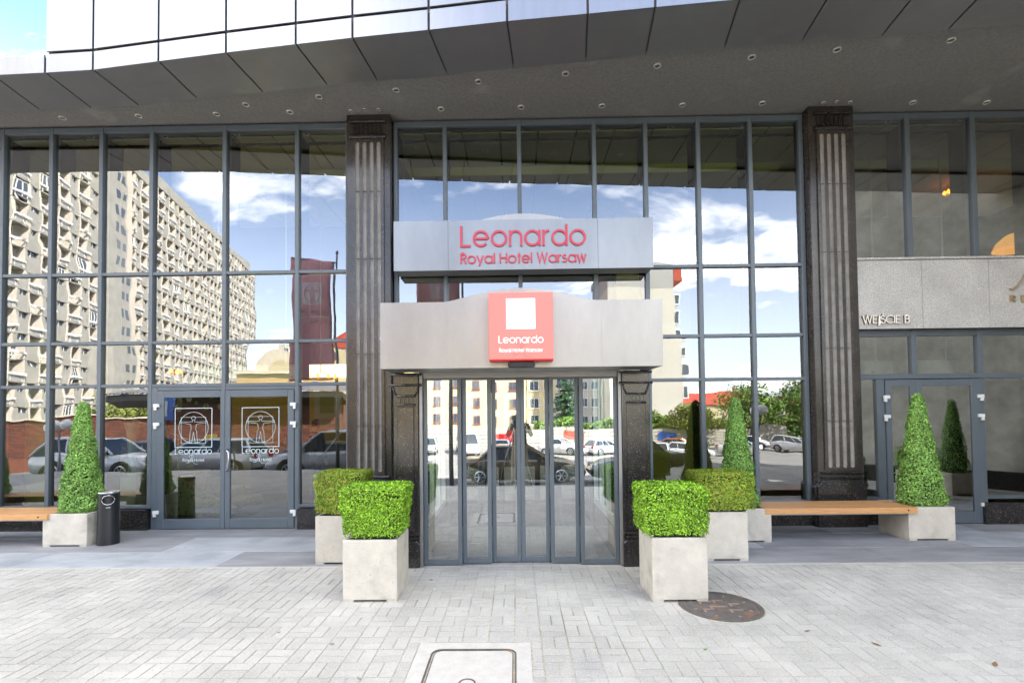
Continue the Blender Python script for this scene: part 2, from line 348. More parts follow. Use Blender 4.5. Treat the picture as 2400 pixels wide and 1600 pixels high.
# ------------------------------------------------------------------ ground
gr = G(); gr.box(-700, 700, -700, 700, -3.2, -2.25); gr.build('ground', 'lot_ground', kind='structure')
def road_z(y): return -0.3-0.084*(-8.05-y)
road = G(); road.prism_x([(-17.6, -2.26), (-8.05, -2.26), (-8.05, road_z(-8.05)), (-17.6, road_z(-17.6))], -90, 90); road.build('road', 'asphalt', kind='structure')
for i in range(-12, 13):
    g = G(); g.face([(i*5.0+a, y, road_z(y)+.005) for a, y in ((-1, -13.35), (1, -13.35), (1, -13.23), (-1, -13.23))]); g.build('lane_marking', 'paint_white', bpy.data.objects['road'])
kb = G()
for i in range(-40, 40): kb.cham(i*1.0+0.004, i*1.0+0.996, -8.05, -7.9, -0.4, 0.0, 0.015)
kb.build('kerb', 'kerb_stone', kind='structure')
bed = G(); bed.box(-60, 60, -7.9, 12.0, -2.26, -0.0052)
pave = bed.build('pavement', 'sand', kind='structure')
side = G()
for xa, xb in ((-60, -13.0), (13.0, 60)): side.box(xa, xb, -7.895, -1.95, -0.02, -0.001)
side.build('side_pavement', 'kerb_stone', kind='structure')

GX, GY, MOD, JT = 0.1738, -2.1872, 0.2, 0.0042
HOLES = [(-0.738, 0.098, -4.92, -3.883)]
MH = (1.782, -3.20, 0.365)
def clip(r):
    x0, x1, y0, y1 = r
    for hx0, hx1, hy0, hy1 in HOLES:
        if x1 <= hx0 or x0 >= hx1 or y1 <= hy0 or y0 >= hy1: continue
        ox = min(x1, hx1)-max(x0, hx0); oy = min(y1, hy1)-max(y0, hy0)
        if ox >= x1-x0-0.012 and oy >= y1-y0-0.012: return None
        if (ox/(x1-x0)) < (oy/(y1-y0)):
            if x0 < hx0: x1 = hx0-0.004
            else: x0 = hx1+0.004
        else:
            if y0 < hy0: y1 = hy0-0.004
            else: y0 = hy1+0.004
        if x1-x0 < 0.02 or y1-y0 < 0.02: return None
    cx, cy = (x0+x1)/2, (y0+y1)/2
    if (cx-MH[0])**2+(cy-MH[1])**2 < 0.23**2: return None
    return (x0, x1, y0, y1)
bricks = []
for i in range(-66, 66):
    for j in range(-29, 12):
        x = GX+i*MOD; y = GY+j*MOD
        inside = abs(x+0.1-0.05) < 1.02 and y < 0.0
        if y+MOD > -1.925 and not inside: continue
        if x < -13 or x+MOD > 13: continue
        if (i+j) % 2 == 0: rs = [(x, x+MOD, y, y+MOD/2), (x, x+MOD, y+MOD/2, y+MOD)]
        else: rs = [(x, x+MOD/2, y, y+MOD), (x+MOD/2, x+MOD, y, y+MOD)]
        for r in rs:
            jx = rnd.uniform(-.0008, .0008)
            q = clip((r[0]+JT+jx, r[1]-JT+jx, r[2]+JT, r[3]-JT))
            if q: bricks.append(q)
def seen(q):   # how large a brick shows: only those in frame count
    cx, cy = (q[0]+q[1])/2, (q[2]+q[3])/2; d = cy-CAM.y
    if d < 3.12 or abs(cx) > d*0.96 or cy > -2: return 0
    return 1.0/d**2
bricks.sort(key=seen, reverse=True)
shared = {}
for q in bricks[:300]:
    w_, d_ = round(q[1]-q[0], 3), round(q[3]-q[2], 3); key = (w_, d_, rnd.randrange(7))
    if key not in shared:
        g = G(); h = 0.0010*(key[2]-3)/3; g.cham(-w_/2, w_/2, -d_/2, d_/2, -0.02, h, 0.0018, r=0.02+key[2]/7.0)
        o = g.build('paving_brick', 'paver', pave, local=True); shared[key] = o.data
    else:
        o = bpy.data.objects.new('paving_brick', shared[key]); COL.objects.link(o); o.parent = pave
    o.location = ((q[0]+q[1])/2, (q[2]+q[3])/2, 0)
g = G()
for q in bricks[300:]:
    g.cham(*q, -0.02, rnd.uniform(-.0013, .0013), 0.0018, r=rnd.uniform(0.02, 1))
g.build('paving_bricks', 'paver', pave, kind='stuff')

# granite slab strip along the facade
strip = G(); strip.box(-13, -1.31, -1.948, 0.3, -0.03, -0.0035); strip.box(1.43, 13, -1.948, 0.3, -0.03, -0.0035)
strip = strip.build('slab_strip', 'slab_joint', kind='structure')
rowsY = [(-1.935, -1.31), (-1.302, -0.585), (-0.577, 0.28)]
jn = [[-13, -11.2, -8.4, -5.893, -3.45, -1.36, 1.5, 2.2, 4.29, 7.1, 9.8, 13], [-13, -10.1, -7.4, -4.55, -1.9, 1.5, 3.1, 5.7, 8.4, 11, 13], [-13, -10.6, -8.6, -6.1, -3.33, -1.4, 1.5, 4.4, 6.5, 8.9, 11.3, 13]]
dark = [{0, 2, 4, 5, 7, 8, 10}, {0, 2, 4, 6, 8}, {0, 3, 4, 6, 8, 9}]
for r, (ya, yb) in enumerate(rowsY):
    for i in range(len(jn[r])-1):
        xa, xb = jn[r][i], jn[r][i+1]
        if xa < -1 and xb > 1: continue
        if xa < -1.31 < xb: xb = -1.32
        if xa < 1.43 < xb: xa = 1.44
        lightmid = (r == 0 and i in (2, 3)) or (r == 1 and i == 3)
        g = G(); g.cham(xa+.003, xb-.003, ya, yb, -0.02, 0.0, 0.003)
        g.build('paving_slab', 'slab_dark' if (i in dark[r] and not lightmid) else 'slab_light', strip)
g = G(); g.box(-13, -1.31, -1.985, -1.95, -0.02, -0.002); g.box(1.43, 13, -1.985, -1.95, -0.02, -0.002); g.build('mortar_line', 'concrete_pale', strip)
g = G(); g.box(-1.06, 1.16, -2.0, -1.955, -0.02, 0.001); g.build('door_threshold', 'concrete_pale', strip)

# manhole covers
pm('iron_pattern', (0.28, 0.21, 0.165), 0.8, 0.2, var=.3, scale=20)
mh = empty('round_manhole_cover', (MH[0], MH[1], 0), 'round rusty cast iron manhole cover beside the right front planter', 'manhole cover')
g = G(); g.lathe([(0.362, -0.02), (0.361, 0.0035), (0.350, 0.0035)], MH[0], MH[1], 40, cap=False); g.build('mortar_ring', 'sand', mh)
g = G(); g.lathe([(0.356, -0.02), (0.354, 0.007), (0.318, 0.007), (0.318, -0.02)], MH[0], MH[1], 48, cap=False); g.build('rim', 'iron_rust', mh)
g = G(); g.lathe([(0.314, -0.02), (0.314, 0.005), (0.30, 0.008), (0.285, 0.004), (0.15, 0.004), (0.145, 0.0065), (0.13, 0.0065), (0.125, 0.004), (0, 0.004)], MH[0], MH[1], 48); g.build('lid', 'iron_rust', mh)
g = G()
for a in range(8):
    c, s = math.cos(a*.785+.3), math.sin(a*.785+.3)
    g.tube([(MH[0]+c*.235, MH[1]+s*.235, -.004), (MH[0]+c*.265, MH[1]+s*.265, -.004)], .014, 6)
for dx, dy, l in ((-.1, .1, .12), (.02, .12, .1), (-.02, -.02, .16), (.1, -.1, .12), (-.13, -.08, .1), (.14, .04, .1)):
    g.box(MH[0]+dx-l/2, MH[0]+dx+l/2, MH[1]+dy-.012, MH[1]+dy+.012, -.004, .008); g.box(MH[0]+dx-l/2, MH[0]+dx-l/2+.018, MH[1]+dy-.06, MH[1]+dy-.012, -.004, .0078)
g.build('raised_pattern', 'iron_pattern', mh, kind='stuff')

sq = empty('square_manhole_cover', (-0.32, -4.4, 0), 'square concrete filled inspection cover with rusty rounded frame in the paving', 'manhole cover')
def rrect(cx, cy, hx, hy, r, n=6):
    P = []
    for sx, sy, a in ((1, 1, 0), (-1, 1, 90), (-1, -1, 180), (1, -1, 270)):
        P += [(cx+sx*(hx-r)+r*math.cos(R_(a+90*i/n)), cy+sy*(hy-r)+r*math.sin(R_(a+90*i/n))) for i in range(n+1)]
    return P
def ring(g, A, B, z0, z1):
    n = len(A); V = [(x, y, z1) for x, y in A]+[(x, y, z1) for x, y in B]+[(x, y, z0) for x, y in A]+[(x, y, z0) for x, y in B]
    g.poly(V, [(i, (i+1) % n, n+(i+1) % n, n+i) for i in range(n)]+[(i, 2*n+i, 2*n+(i+1) % n, (i+1) % n) for i in range(n)]+[(n+i, n+(i+1) % n, 3*n+(i+1) % n, 3*n+i) for i in range(n)])
cx, cy = -0.322, -4.40
g = G(); ring(g, rrect(cx, cy, .412, .508, .004), rrect(cx, cy, .308, .41, .075), -.02, .001); g.build('concrete_frame', 'concrete_pale', sq)
g = G(); ring(g, rrect(cx, cy, .3075, .4095, .075), rrect(cx, cy, .297, .399, .066), -.02, .002); ring(g, rrect(cx, cy, .285, .387, .06), rrect(cx, cy, .279, .381, .055), -.02, .001); g.build('iron_frame', 'iron_rust', sq)
g = G(); g.prism_z(rrect(cx, cy, .2785, .3805, .054), -.02, -.0005); g.build('concrete_lid', 'concrete_pale', sq)
g = G(); g.lathe([(.056, -.01), (.056, .002), (.045, .003), (.045, -.001), (0, -.001)], cx-.01, cy-.06, 28); g.build('lifting_cap', 'iron_rust', sq)

# ------------------------------------------------------------------ the hotel
H = empty('hotel_building', (0, 0, 0), 'modern hotel front with glass curtain wall, black fluted columns and metal canopy', 'building')
ZT, Z1, Z2, Z3, ZB = 6.137, 3.92, 2.854, 2.192, 0.366
def curtain(name, xs, rows, skip=(), mat='glass', yfr=-0.055):
    """mullions at xs, rails at rows; one pane per cell"""
    g = G()
    for i, x in enumerate(xs):
        z0 = rows[0]
        g.box(x-.031, x+.031, yfr, .09, z0-.045, ZT+.09)
    for zi, z in enumerate(rows):
        for i in range(len(xs)-1):
            if ('r', i, zi) in skip: continue
            h = .0245
            za, zb = (z-.045, z+.0) if zi == 0 else ((z, z+.09) if zi == len(rows)-1 else (z-h, z+h))
            g.box(xs[i]+.0312, xs[i+1]-.0312, yfr+.006, .085, za, zb)
    fr = g.build(name, 'frame', H, bevel=.004, seg=1)
    gk = G()
    for i in range(len(xs)-1):
        for zi in range(len(rows)-1):
            if (i, zi) in skip: continue
            x0, x1 = xs[i]+.028, xs[i+1]-.028; z0 = rows[zi]+(.02 if zi else -.004); z1 = rows[zi+1]-(.02 if zi < len(rows)-2 else -.004)
            pane(fr, x0, x1, z0, z1, .012, mat)
    return fr
XL = [-10.33, -9.54, -8.75, -7.964, -7.192, -6.404, -5.612, -4.47, -3.343, -2.555]
cl = curtain('curtain_wall', XL, [ZB, Z3, Z2, Z1, ZT], skip={(6, 0), (7, 0), ('r', 6, 0), ('r', 7, 0)})
XM = [-1.812, -1.052, 0.093, 1.244, 2.03, 2.834, 3.623, 4.392]
# centre bay: tall panes above the porch, gridded panes to its right
g = G()
for i, x in enumerate(XM):
    g.box(x-.031, x+.031, -.055, .09, (ZB-.045 if i in (0, 4, 5, 6, 7) else 2.58), ZT+.09)
for i in range(7):
    g.box(XM[i]+.0312, XM[i+1]-.0312, -.049, .085, ZT, ZT+.09)
    g.box(XM[i]+.0312, XM[i+1]-.0312, -.049, .085, Z1-.0245, Z1+.0245)
    if i >= 4:
        for z in (Z2, Z3): g.box(XM[i]+.0312, XM[i+1]-.0312, -.049, .085, z-.0245, z+.0245)
        g.box(XM[i]+.0312, XM[i+1]-.0312, -.049, .085, ZB-.045, ZB)
for i in range(4): g.box(XM[i]+.0312, XM[i+1]-.0312, -.049, .085, 2.58, 2.63)
g.box(-1.78, -1.40, -.049, .085, ZB-.045, ZB); g.box(1.50, 1.999, -.049, .085, ZB-.045, ZB)
cm = g.build('curtain_wall', 'frame', H, bevel=.004, seg=1)
for i in range(7):
    pane(cm, XM[i]+.028, XM[i+1]-.028, Z1+.02, ZT+.004, .012)
    if i < 4: pane(cm, XM[i]+.028, XM[i+1]-.028, 2.62, Z1-.02, .012)
    else:
        for za, zb in ((ZB-.004, Z3-.02), (Z3+.02, Z2-.02), (Z2+.02, Z1-.02)): pane(cm, XM[i]+.028, XM[i+1]-.028, za, zb, .012)
pane(cm, -1.785, -1.38, ZB, 2.59, .012); pane(cm, 1.48, 2.0, ZB, 2.59, .012)
# right bay (second entrance)
XR = [5.13, 6.01, 6.995, 7.98, 8.97, 9.96]
g = G()
for x in XR[1:]: g.box(x-.038, x+.038, -.045, .09, 3.9, ZT+.09); g.box(x-.037, x+.037, -.045, .09, 2.24, 2.95)
for x in XR[3:]: g.box(x-.037, x+.037, -.045, .09, .35, 2.165)
for i in range(5):
    xa, xb = (XR[i]+(.0382 if i else -.03)), XR[i+1]-.0382
    g.box(xa, xb, -.04, .085, ZT, ZT+.09); g.box(xa, xb, -.04, .085, 2.811, 2.93)
g.box(5.1, 9.96, -.047, .085, 2.165, 2.24)
g.box(5.1, 5.21, -.04, .085, .31, 2.164); g.box(5.429, 5.545, -.043, .085, .0, 2.163); g.box(5.2101, 5.4289, -.04, .085, .35, .404)
g.box(6.95, 7.032, -.043, .085, .0, 2.163); g.box(7.033, 7.94, -.04, .085, .36, .414); g.box(8.02, 9.93, -.04, .085, .36, .414)
cr = g.build('curtain_wall', 'frame', H, bevel=.004, seg=1)
for i in range(5):
    xa, xb = XR[i]+(.034 if i else 0), XR[i+1]-.034
    pane(cr, xa, xb, 3.9, ZT+.004, .012, 'glass_right'); pane(cr, xa, xb, 2.236, 2.815, .012, 'glass_right')
    if i >= 2: pane(cr, xa, xb, .41, 2.17, .012, 'glass_right')
pane(cr, 5.205, 5.434, .40, 2.168, .012, 'glass_right')
# granite band over the second entrance with raised lettering
gb = G(); gb.box(5.10, 10.1, -.145, .05, 2.91, 3.935, skip=''); band = gb.build('granite_band', 'seam', H)
for xa, xb in ((5.102, 6.058), (6.064, 7.042), (7.048, 8.03), (8.036, 9.02), (9.026, 10.09)):
    G().box(xa, xb, -.165, -.1455, 2.905, 3.93).build('granite_panel', 'granite_grey', band, bevel=.003, seg=1)
G().box(5.10, 10.1, -.19, .0, 3.936, 3.965).build('coping', 'granite_grey', band)
ent = empty('raised_lettering', (5.5, -.17, 2.98), 'small cream raised letters WEJ\u015aCIE B on the grey granite band', 'lettering')
letters('WEJ\u015aCIE B', 5.152, 5.836, 2.985, .115, -.200, .006, 'letter_cream', ent, gap=.09, hw=.0062); letters('WEJ\u015aCIE B', 5.152, 5.836, 2.985, .115, -.1935, .028, 'letter_shadow_edge', ent, gap=.09, hw=.0076, joined=True, name='shadow_returns')[0]['kind'] = 'stuff'  # wider dark copy behind the letters, a painted shadow edge
rest = empty('brass_lettering', (7.4, -.17, 3.27), 'brass script and capitals on the granite band at the right edge', 'lettering')
letters('RESTAURANT'.replace('U', 'I'), 7.33, 9.2, 3.275, .10, -.195, .025, 'brass', rest, gap=.55) if False else None
letters('RE', 7.33, 7.56, 3.275, .10, -.195, .025, 'brass', rest, gap=.62)
g = G(); g.tube([(7.335, -.185, 3.495), (7.34, -.185, 3.475), (7.365, -.185, 3.465), (7.40, -.185, 3.475), (7.45, -.185, 3.52), (7.50, -.185, 3.585), (7.55, -.185, 3.66), (7.59, -.185, 3.72)], .014, 8); g.build('script_stroke', 'brass', rest, smooth=True)

# black plinth under the glass
pl = G()
for xa, xb in ((-10.4, -5.60), (-3.31, -2.53), (1.52, 4.42), (6.93, 10.1), (5.1, 5.43)): G().cham(xa, xb, -.11, .06, -.01, .315, .012).build('plinth', 'granite_black', H)

# fluted columns
def column(x0):
    x1 = x0+.667; xc = (x0+x1)/2
    g = G(); g.box(x0, x1, -.20, .12, .0, 6.26); core = g.build('column', 'granite_column', H, bevel=.006, seg=1)
    fl = [xc-.161+.107*i for i in range(4)]; rr = .029; zA, zB = .895, 5.795
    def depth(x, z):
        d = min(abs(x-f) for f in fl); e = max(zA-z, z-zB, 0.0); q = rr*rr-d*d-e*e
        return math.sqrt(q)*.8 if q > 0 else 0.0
    xs = sorted({xc-.235, xc+.235, *[f+rr*math.cos(math.pi*k/8) for f in fl for k in range(9)]})
    segs = [(.83, 1.55), (1.552, 2.62), (2.622, 4.05), (4.052, 5.07), (5.072, 5.885)]
    for za, zb in segs:
        zs = [za]
        for e0, s in ((zA, -1), (zB, 1)):
            for k in range(7):
                zz = e0+s*rr*math.sin(math.pi/2*k/6)
                if za < zz < zb: zs.append(zz)
        zs.append(zb); zs = sorted(set(zs)); g = G(); yf = -.226
        for i in range(len(xs)-1):
            for j in range(len(zs)-1):
                P = [(xs[i], zs[j]), (xs[i+1], zs[j]), (xs[i+1], zs[j+1]), (xs[i], zs[j+1])]
                mid = depth((xs[i]+xs[i+1])/2, (zs[j]+zs[j+1])/2)
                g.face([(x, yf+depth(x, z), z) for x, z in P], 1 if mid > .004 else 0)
        for xa, dx in ((xs[0], -1), (xs[-1], 1)):
            P = [(xa, yf, za), (xa, yf, zb), (xa+dx*.003, -.199, zb), (xa+dx*.003, -.199, za)]
            g.face(P if dx > 0 else P[::-1])
        g.face([(xs[0], yf, zb), (xs[-1], yf, zb), (xs[-1], -.199, zb), (xs[0], -.199, zb)]); g.face([(xs[0], yf, za), (xs[0], -.199, za), (xs[-1], -.199, za), (xs[-1], yf, za)])
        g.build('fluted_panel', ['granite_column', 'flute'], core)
    for z, e, h in ((6.135, .27, .022), (5.905, .27, .03)):
        g = G(); g.prism_x([(-.20, z-h), (-.245, z-h), (-.262, z-h*.4), (-.262, z+h*.4), (-.245, z+h), (-.20, z+h)][::-1], xc-e, xc+e); g.build('moulding', 'granite_black', core)
    for k in range(7):
        G().box(xc-.21+k*.066-.018, xc-.21+k*.066+.018, -.222, -.199, 5.955, 6.095).build('capital_slat', 'granite_black', core)
    for z in (.79, .722):
        g = G(); g.prism_x([(-.20, z-.02), (-.24, z-.02), (-.255, z), (-.24, z+.02), (-.20, z+.02)][::-1], xc-.30, xc+.30); g.build('moulding', 'granite_black', core)
    g = G(); g.prism_y([(x0-.02, -.01), (x1+.02, -.01), (x1+.02, .60), (x1-.06, .69), (x0+.06, .69), (x0-.02, .60)], -.235, -.15); g.build('base_block', 'granite_black', core, bevel=.01)
    g = G(); g.prism_y([(x0-.045, -.01), (x1+.045, -.01), (x1+.045, .585), (x1-.035, .675), (x0+.035, .675), (x0-.045, .585)], -.195, -.1); g.build('base_block', 'granite_black', core, bevel=.008)
column(-2.521); column(4.43)

# double glass door of the left bay
def door_leaf(par, x0, x1, z0, z1, yf, gx0, gx1, gz0, gz1, mat):
    g = G(); y1 = yf+.06
    g.box(x0, gx0, yf, y1, z0, z1); g.box(gx1, x1, yf, y1, z0, z1); g.box(gx0+.0002, gx1-.0002, yf+.001, y1-.001, z0, gz0); g.box(gx0+.0002, gx1-.0002, yf+.001, y1-.001, gz1, z1)
    lf = g.build('door_leaf', 'frame', par, bevel=.004, seg=1)
    pane(lf, gx0-.003, gx1+.003, gz0-.003, gz1+.003, yf+.035, mat); return lf
dd = empty('double_door', (-4.45, 0, 0), parent=H)
g = G(); g.box(-5.58, -5.49, -.05, .06, 0, 2.165); g.box(-3.377, -3.30, -.05, .06, 0, 2.165); g.box(-5.4898, -3.3772, -.049, .06, 2.115, 2.165); g.build('door_frame', 'frame', dd, bevel=.004, seg=1)
lfL = door_leaf(dd, -5.485, -4.443, .012, 2.11, -.062, -5.381, -4.512, .158, 2.005, 'glass'); lfR = door_leaf(dd, -4.437, -3.382, .012, 2.11, -.062, -4.361, -3.477, .158, 2.005, 'glass')
def handle(par, x, z0, z1, yf):
    g = G(); g.tube([(x, yf, z0), (x, yf-.05, z0), (x+.035, yf-.065, z0+.035), (x+.04, yf-.065, (z0+z1)/2), (x+.035, yf-.065, z1-.035), (x, yf-.05, z1), (x, yf, z1)], .014, 10); g.build('handle', 'steel', par, smooth=True)
handle(lfR, -4.385, .89, 1.205, -.062)
g = G(); g.box(-4.405, -4.375, -.070, -.061, .93, 1.0); g.build('lock_plate', 'steel', lfR)
def hinges(par, x, s, zs, yf):
    for z in zs:
        g = G(); g.box(x-.005*s, x+.085*s, yf-.03, yf, z, z+.05) if s > 0 else g.box(x-.085, x+.005, yf-.03, yf, z, z+.05)
        g.box(min(x, x+.042*s), max(x, x+.042*s), yf-.028, yf+.001, z-.045, z-.0005) ; g.build('hinge', 'hinge_white', par, bevel=.004, seg=1)
hinges(lfL, -5.525, 1, (1.86, 1.575, .24), -.062); hinges(lfR, -3.345, -1, (1.86, 1.575, .24), -.062)
# frosted emblem and lettering on a pane
def figure_strokes():
    """plain standing figure with outstretched arms, drawn in the unit square"""
    S = [arc(.5, .745, .052, 0, 360, 14), [(.47, .69), (.47, .655), (.36, .645), (.13, .665), (.13, .63), (.36, .60), (.425, .58), (.44, .46), (.41, .40), (.40, .22), (.385, .12), (.455, .12), (.475, .25), (.5, .39)]]
    S += [[(1-x, z) for x, z in S[1]]]
    return S
def emblem(par, x0, x1, z0, z1, yf, mat, hw, frame=True, th=.002):
    g = G(); k = 0
    fx = lambda u: x0+(x1-x0)*u; fz = lambda v: z0+(z1-z0)*v
    if frame:
        for P in ([(0, 0), (1, 0)], [(0, 1), (1, 1)], [(0, 0), (0, 1)], [(1, 0), (1, 1)]): ribbon(g, P, hw*2, yf-.0002*k, yf+th, fx, fz); k += 1
    ribbon(g, arc(.5, .5, .4, 0, 360, 40), hw, yf-.0002*k, yf+th, fx, fz); k += 1
    for P in ([(.165, .10), (.835, .10)], [(.165, .77), (.835, .77)], [(.165, .10), (.165, .77)], [(.835, .10), (.835, .77)]): ribbon(g, P, hw*.8, yf-.0002*k, yf+th, fx, fz); k += 1
    for P in figure_strokes(): ribbon(g, P, hw*.8, yf-.0002*k, yf+th, fx, fz); k += 1
    return g.build('emblem', mat, par)
def swash(par, x0, z0, s, yf, mat, hw):
    g = G(); P = [(-.55, -.25), (-.35, -.3), (-.12, -.2), (.02, .15), (.2, .75)]
    Q = [(-.15, .5), (-.05, .7), (.15, .8), (.35, .72), (.38, .5), (.25, .33), (.1, .28), (.3, -.1), (.55, -.38), (.8, -.45), (1.0, -.42)]
    for i, W in enumerate((P, Q)): ribbon(g, W, hw, yf-.0003*i, yf+.001, lambda u: x0+u*s, lambda v: z0+v*s)
    g.build('flourish', mat, par)
for lf, xa in ((lfL, -5.216), (lfR, -4.184)):
    xb = xa+.567; yf = -.0465
    emblem(lf, xa, xb, 1.245, 1.84, yf, 'decal', .0022)
    letters('Leonardo', xa, xb, 1.142, .088, yf, .002, 'decal', lf, hw=.0040, joined=True, name='lettering')
    letters('Royal Hotel', xa+.12, xa+.447, 1.026, .048, yf, .002, 'decal', lf, hw=.0023, joined=True, name='lettering')
    swash(lf, xa+.24, 1.04, .115, yf-.003, 'decal', .0018)
# doors of the second entrance
d2 = empty('double_door', (6.2, 0, 0), parent=H)
l1 = door_leaf(d2, 5.551, 5.997, .012, 2.155, -.062, 5.634, 5.915, .18, 2.053, 'glass_right'); l2 = door_leaf(d2, 6.003, 6.943, .012, 2.155, -.062, 6.096, 6.82, .18, 2.055, 'glass_right')
hinges(l1, 5.515, 1, (1.87, 1.58, .26), -.062); hinges(l2, 6.985, -1, (1.87, 1.58, .26), -.062)
handle(l2, 6.05, .9, 1.2, -.062)

# canopy: dark rendered soffit, metal edge panels, fascia
IN = [(-13.2, -.50), (-9.6, -.53), (-6.89, -.556), (-6.112, -.575), (-5.383, -.617), (-4.455, -.742), (-3.456, -.86), (-2.512, -.99), (-1.81, -1.05), (-.854, -1.15), (.021, -1.258), (.945, -1.355), (1.684, -1.446), (2.63, -1.535), (3.53, -1.625), (4.45, -1.69), (5.17, -1.775), (6.1, -1.85), (7.0, -1.92), (8.0, -2.0), (9.0, -2.08), (10.2, -2.18), (11.5, -2.28)]
OUT = [(-13.0, -1.26), (-9.4, -1.29), (-6.79, -1.315), (-6.07, -1.344), (-5.41, -1.38), (-4.464, -1.511), (-3.53, -1.64), (-2.613, -1.756), (-1.896, -1.843), (-.969, -1.942), (-.05, -2.05), (.86, -2.133), (1.598, -2.206), (2.499, -2.289), (3.44, -2.385), (4.36, -2.46), (5.08, -2.53), (6.02, -2.62), (6.92, -2.69), (7.92, -2.77), (8.92, -2.85), (10.1, -2.95), (11.4, -3.05)]
g = G()
for i in range(len(IN)-1): g.face([(IN[i][0], IN[i][1]-.05, 6.262), (IN[i][0], .3, 6.262), (IN[i+1][0], .3, 6.262), (IN[i+1][0], IN[i+1][1]-.05, 6.262)])
for i in range(len(IN)-1): g.face([(IN[i][0], IN[i][1]-.05, 6.42), (IN[i+1][0], IN[i+1][1]-.05, 6.42), (IN[i+1][0], .3, 6.42), (IN[i][0], .3, 6.42)])
sof = g.build('soffit', 'soffit', H)
g = G()
for i in range(len(IN)-1):
    (ax, ay), (bx_, by), (dx, dy), (cx_, cy_) = IN[i], IN[i+1], OUT[i], OUT[i+1]
    g.poly([(ax, ay-.04, 6.228), (bx_, by-.04, 6.228), (cx_, cy_+.03, 6.228), (dx, dy+.03, 6.228), (ax, ay-.04, 6.42), (bx_, by-.04, 6.42), (cx_, cy_+.03, 6.42), (dx, dy+.03, 6.42)], [(0, 3, 2, 1), (4, 5, 6, 7), (3, 7, 6, 2), (0, 1, 5, 4)])
can = g.build('canopy', 'seam_grey', H)
def quadslab(A, B, C, D, z0, z1, gap):
    """plan quad A->B (inner), D->C (outer) shrunk sideways by gap, as a slab"""
    A, B, C, D = [Vector((p[0], p[1], 0)) for p in (A, B, C, D)]
    u = (B-A).normalized()*gap; v = (C-D).normalized()*gap
    P = [A+u, B-u, C-v, D+v]; g = G(); V = [(p.x, p.y, z0) for p in P]+[(p.x, p.y, z1) for p in P]
    g.poly(V, [(0, 3, 2, 1), (4, 5, 6, 7), (0, 1, 5, 4), (1, 2, 6, 5), (2, 3, 7, 6), (3, 0, 4, 7)]); return g
for i in range(len(IN)-1):
    if i == 4: pass
    quadslab(IN[i], IN[i+1], (OUT[i+1][0], OUT[i+1][1]+.012), (OUT[i][0], OUT[i][1]+.012), 6.2, 6.224, .010).build('soffit_panel', 'aluminium_dark', can, bevel=.004, seg=1)
    ou = lambda p, d: (p[0], p[1]+d)
    quadslab(ou(OUT[i], .011), ou(OUT[i+1], .011), ou(OUT[i+1], -.012), ou(OUT[i], -.012), 6.196, 6.44, .013).build('fascia_panel', 'aluminium', can, bevel=.003, seg=1)
    if OUT[i][0] >= -6.2:
        quadslab(ou(OUT[i], .011), ou(OUT[i+1], .011), ou(OUT[i+1], -.012), ou(OUT[i], -.012), 6.474, 8.2, .013).build('wall_panel', 'aluminium', can, bevel=.003, seg=1)
        quadslab(ou(OUT[i], .011), ou(OUT[i+1], .011), ou(OUT[i+1], -.012), ou(OUT[i], -.012), 8.23, 10.2, .009).build('wall_panel', 'aluminium', can, bevel=.003, seg=1)
# body of the hotel above and behind
P = [(p[0], p[1]+.03) for p in OUT if p[0] > -6.2]; P[0] = (-6.06, P[0][1])
g = G(); g.prism_z(P+[(11.4, 16), (-6.06, 16)], 6.425, 19.0); g.build('upper_storeys', 'seam_grey', H)
P2 = [(p[0], p[1]+.03) for p in OUT]
g = G()
g.prism_z([(-13.0, -1.2)]+[(p[0], p[1]+.03) for p in OUT if -13 < p[0] < -6.0]+[(-6.07, 16), (-13, 16)], 6.421, 6.445); g.build('flat_roof', 'aluminium_dark', H)
g = G(); g.box(-6.55, -6.10, -1.28, -1.05, 6.446, 6.475); g.build('roof_trim', 'aluminium_dark', H)
# ------------------------------------------------------------------ entrance porch
VP = empty('entrance_porch', (0.05, -1.9, 0), 'projecting glass entrance porch with sliding doors and black granite posts', 'porch')
def post(x0, x1, m):
    g = G(); g.box(x0, x1, -2.03, -1.70, 0, 2.185); po = g.build('post', 'granite_black', VP, bevel=.006, seg=1)
    xc = (x0+x1)/2
    g = G(); g.box(x0+.05, x1-.05, -2.046, -2.031, .40, 1.80); g.build('raised_panel', 'granite_black', po, bevel=.004, seg=1)
    for z, e in ((2.046, .185), (1.922, .11), (1.824, .11), (2.165, .18)):
        G().tube([(xc-e, -2.045, z), (xc+e, -2.045, z)], .013, 8).build('capital_bar', 'granite_black', po, smooth=True)
        if e > .15:
            for s, xx in ((-1, x0), (1, x1)): G().tube([(xx+s*.008, -2.045, z), (xx+s*.008, -1.75, z)], .011, 8).build('capital_bar', 'granite_black', po, smooth=True)
    for s in (-1, 1): G().tube([(xc+s*.15, -2.043, 2.03), (xc+s*.11, -2.043, 1.93)], .009, 6).build('capital_bar', 'granite_black', po, smooth=True)
    for k in range(4): G().box(xc-.085+k*.047, xc-.085+k*.047+.03, -2.043, -2.03, 1.845, 1.90).build('dentil', 'granite_black', po, bevel=.004, seg=1)
    for z in (.37, .332): G().prism_x([(-2.03, z-.012), (-2.06, z-.009), (-2.06, z+.009), (-2.03, z+.012)][::-1], x0-.01, x1+.01).build('moulding', 'granite_black', po, bevel=.004)
    g = G(); g.prism_y([(x0-.012, 0), (x1+.012, 0), (x1+.012, .26), (x1-.03, .30), (x0+.03, .30), (x0-.012, .26)], -2.055, -1.8); g.build('base_block', 'granite_black', po, bevel=.006)
post(-1.385, -1.10, -1); post(1.195, 1.505, 1)
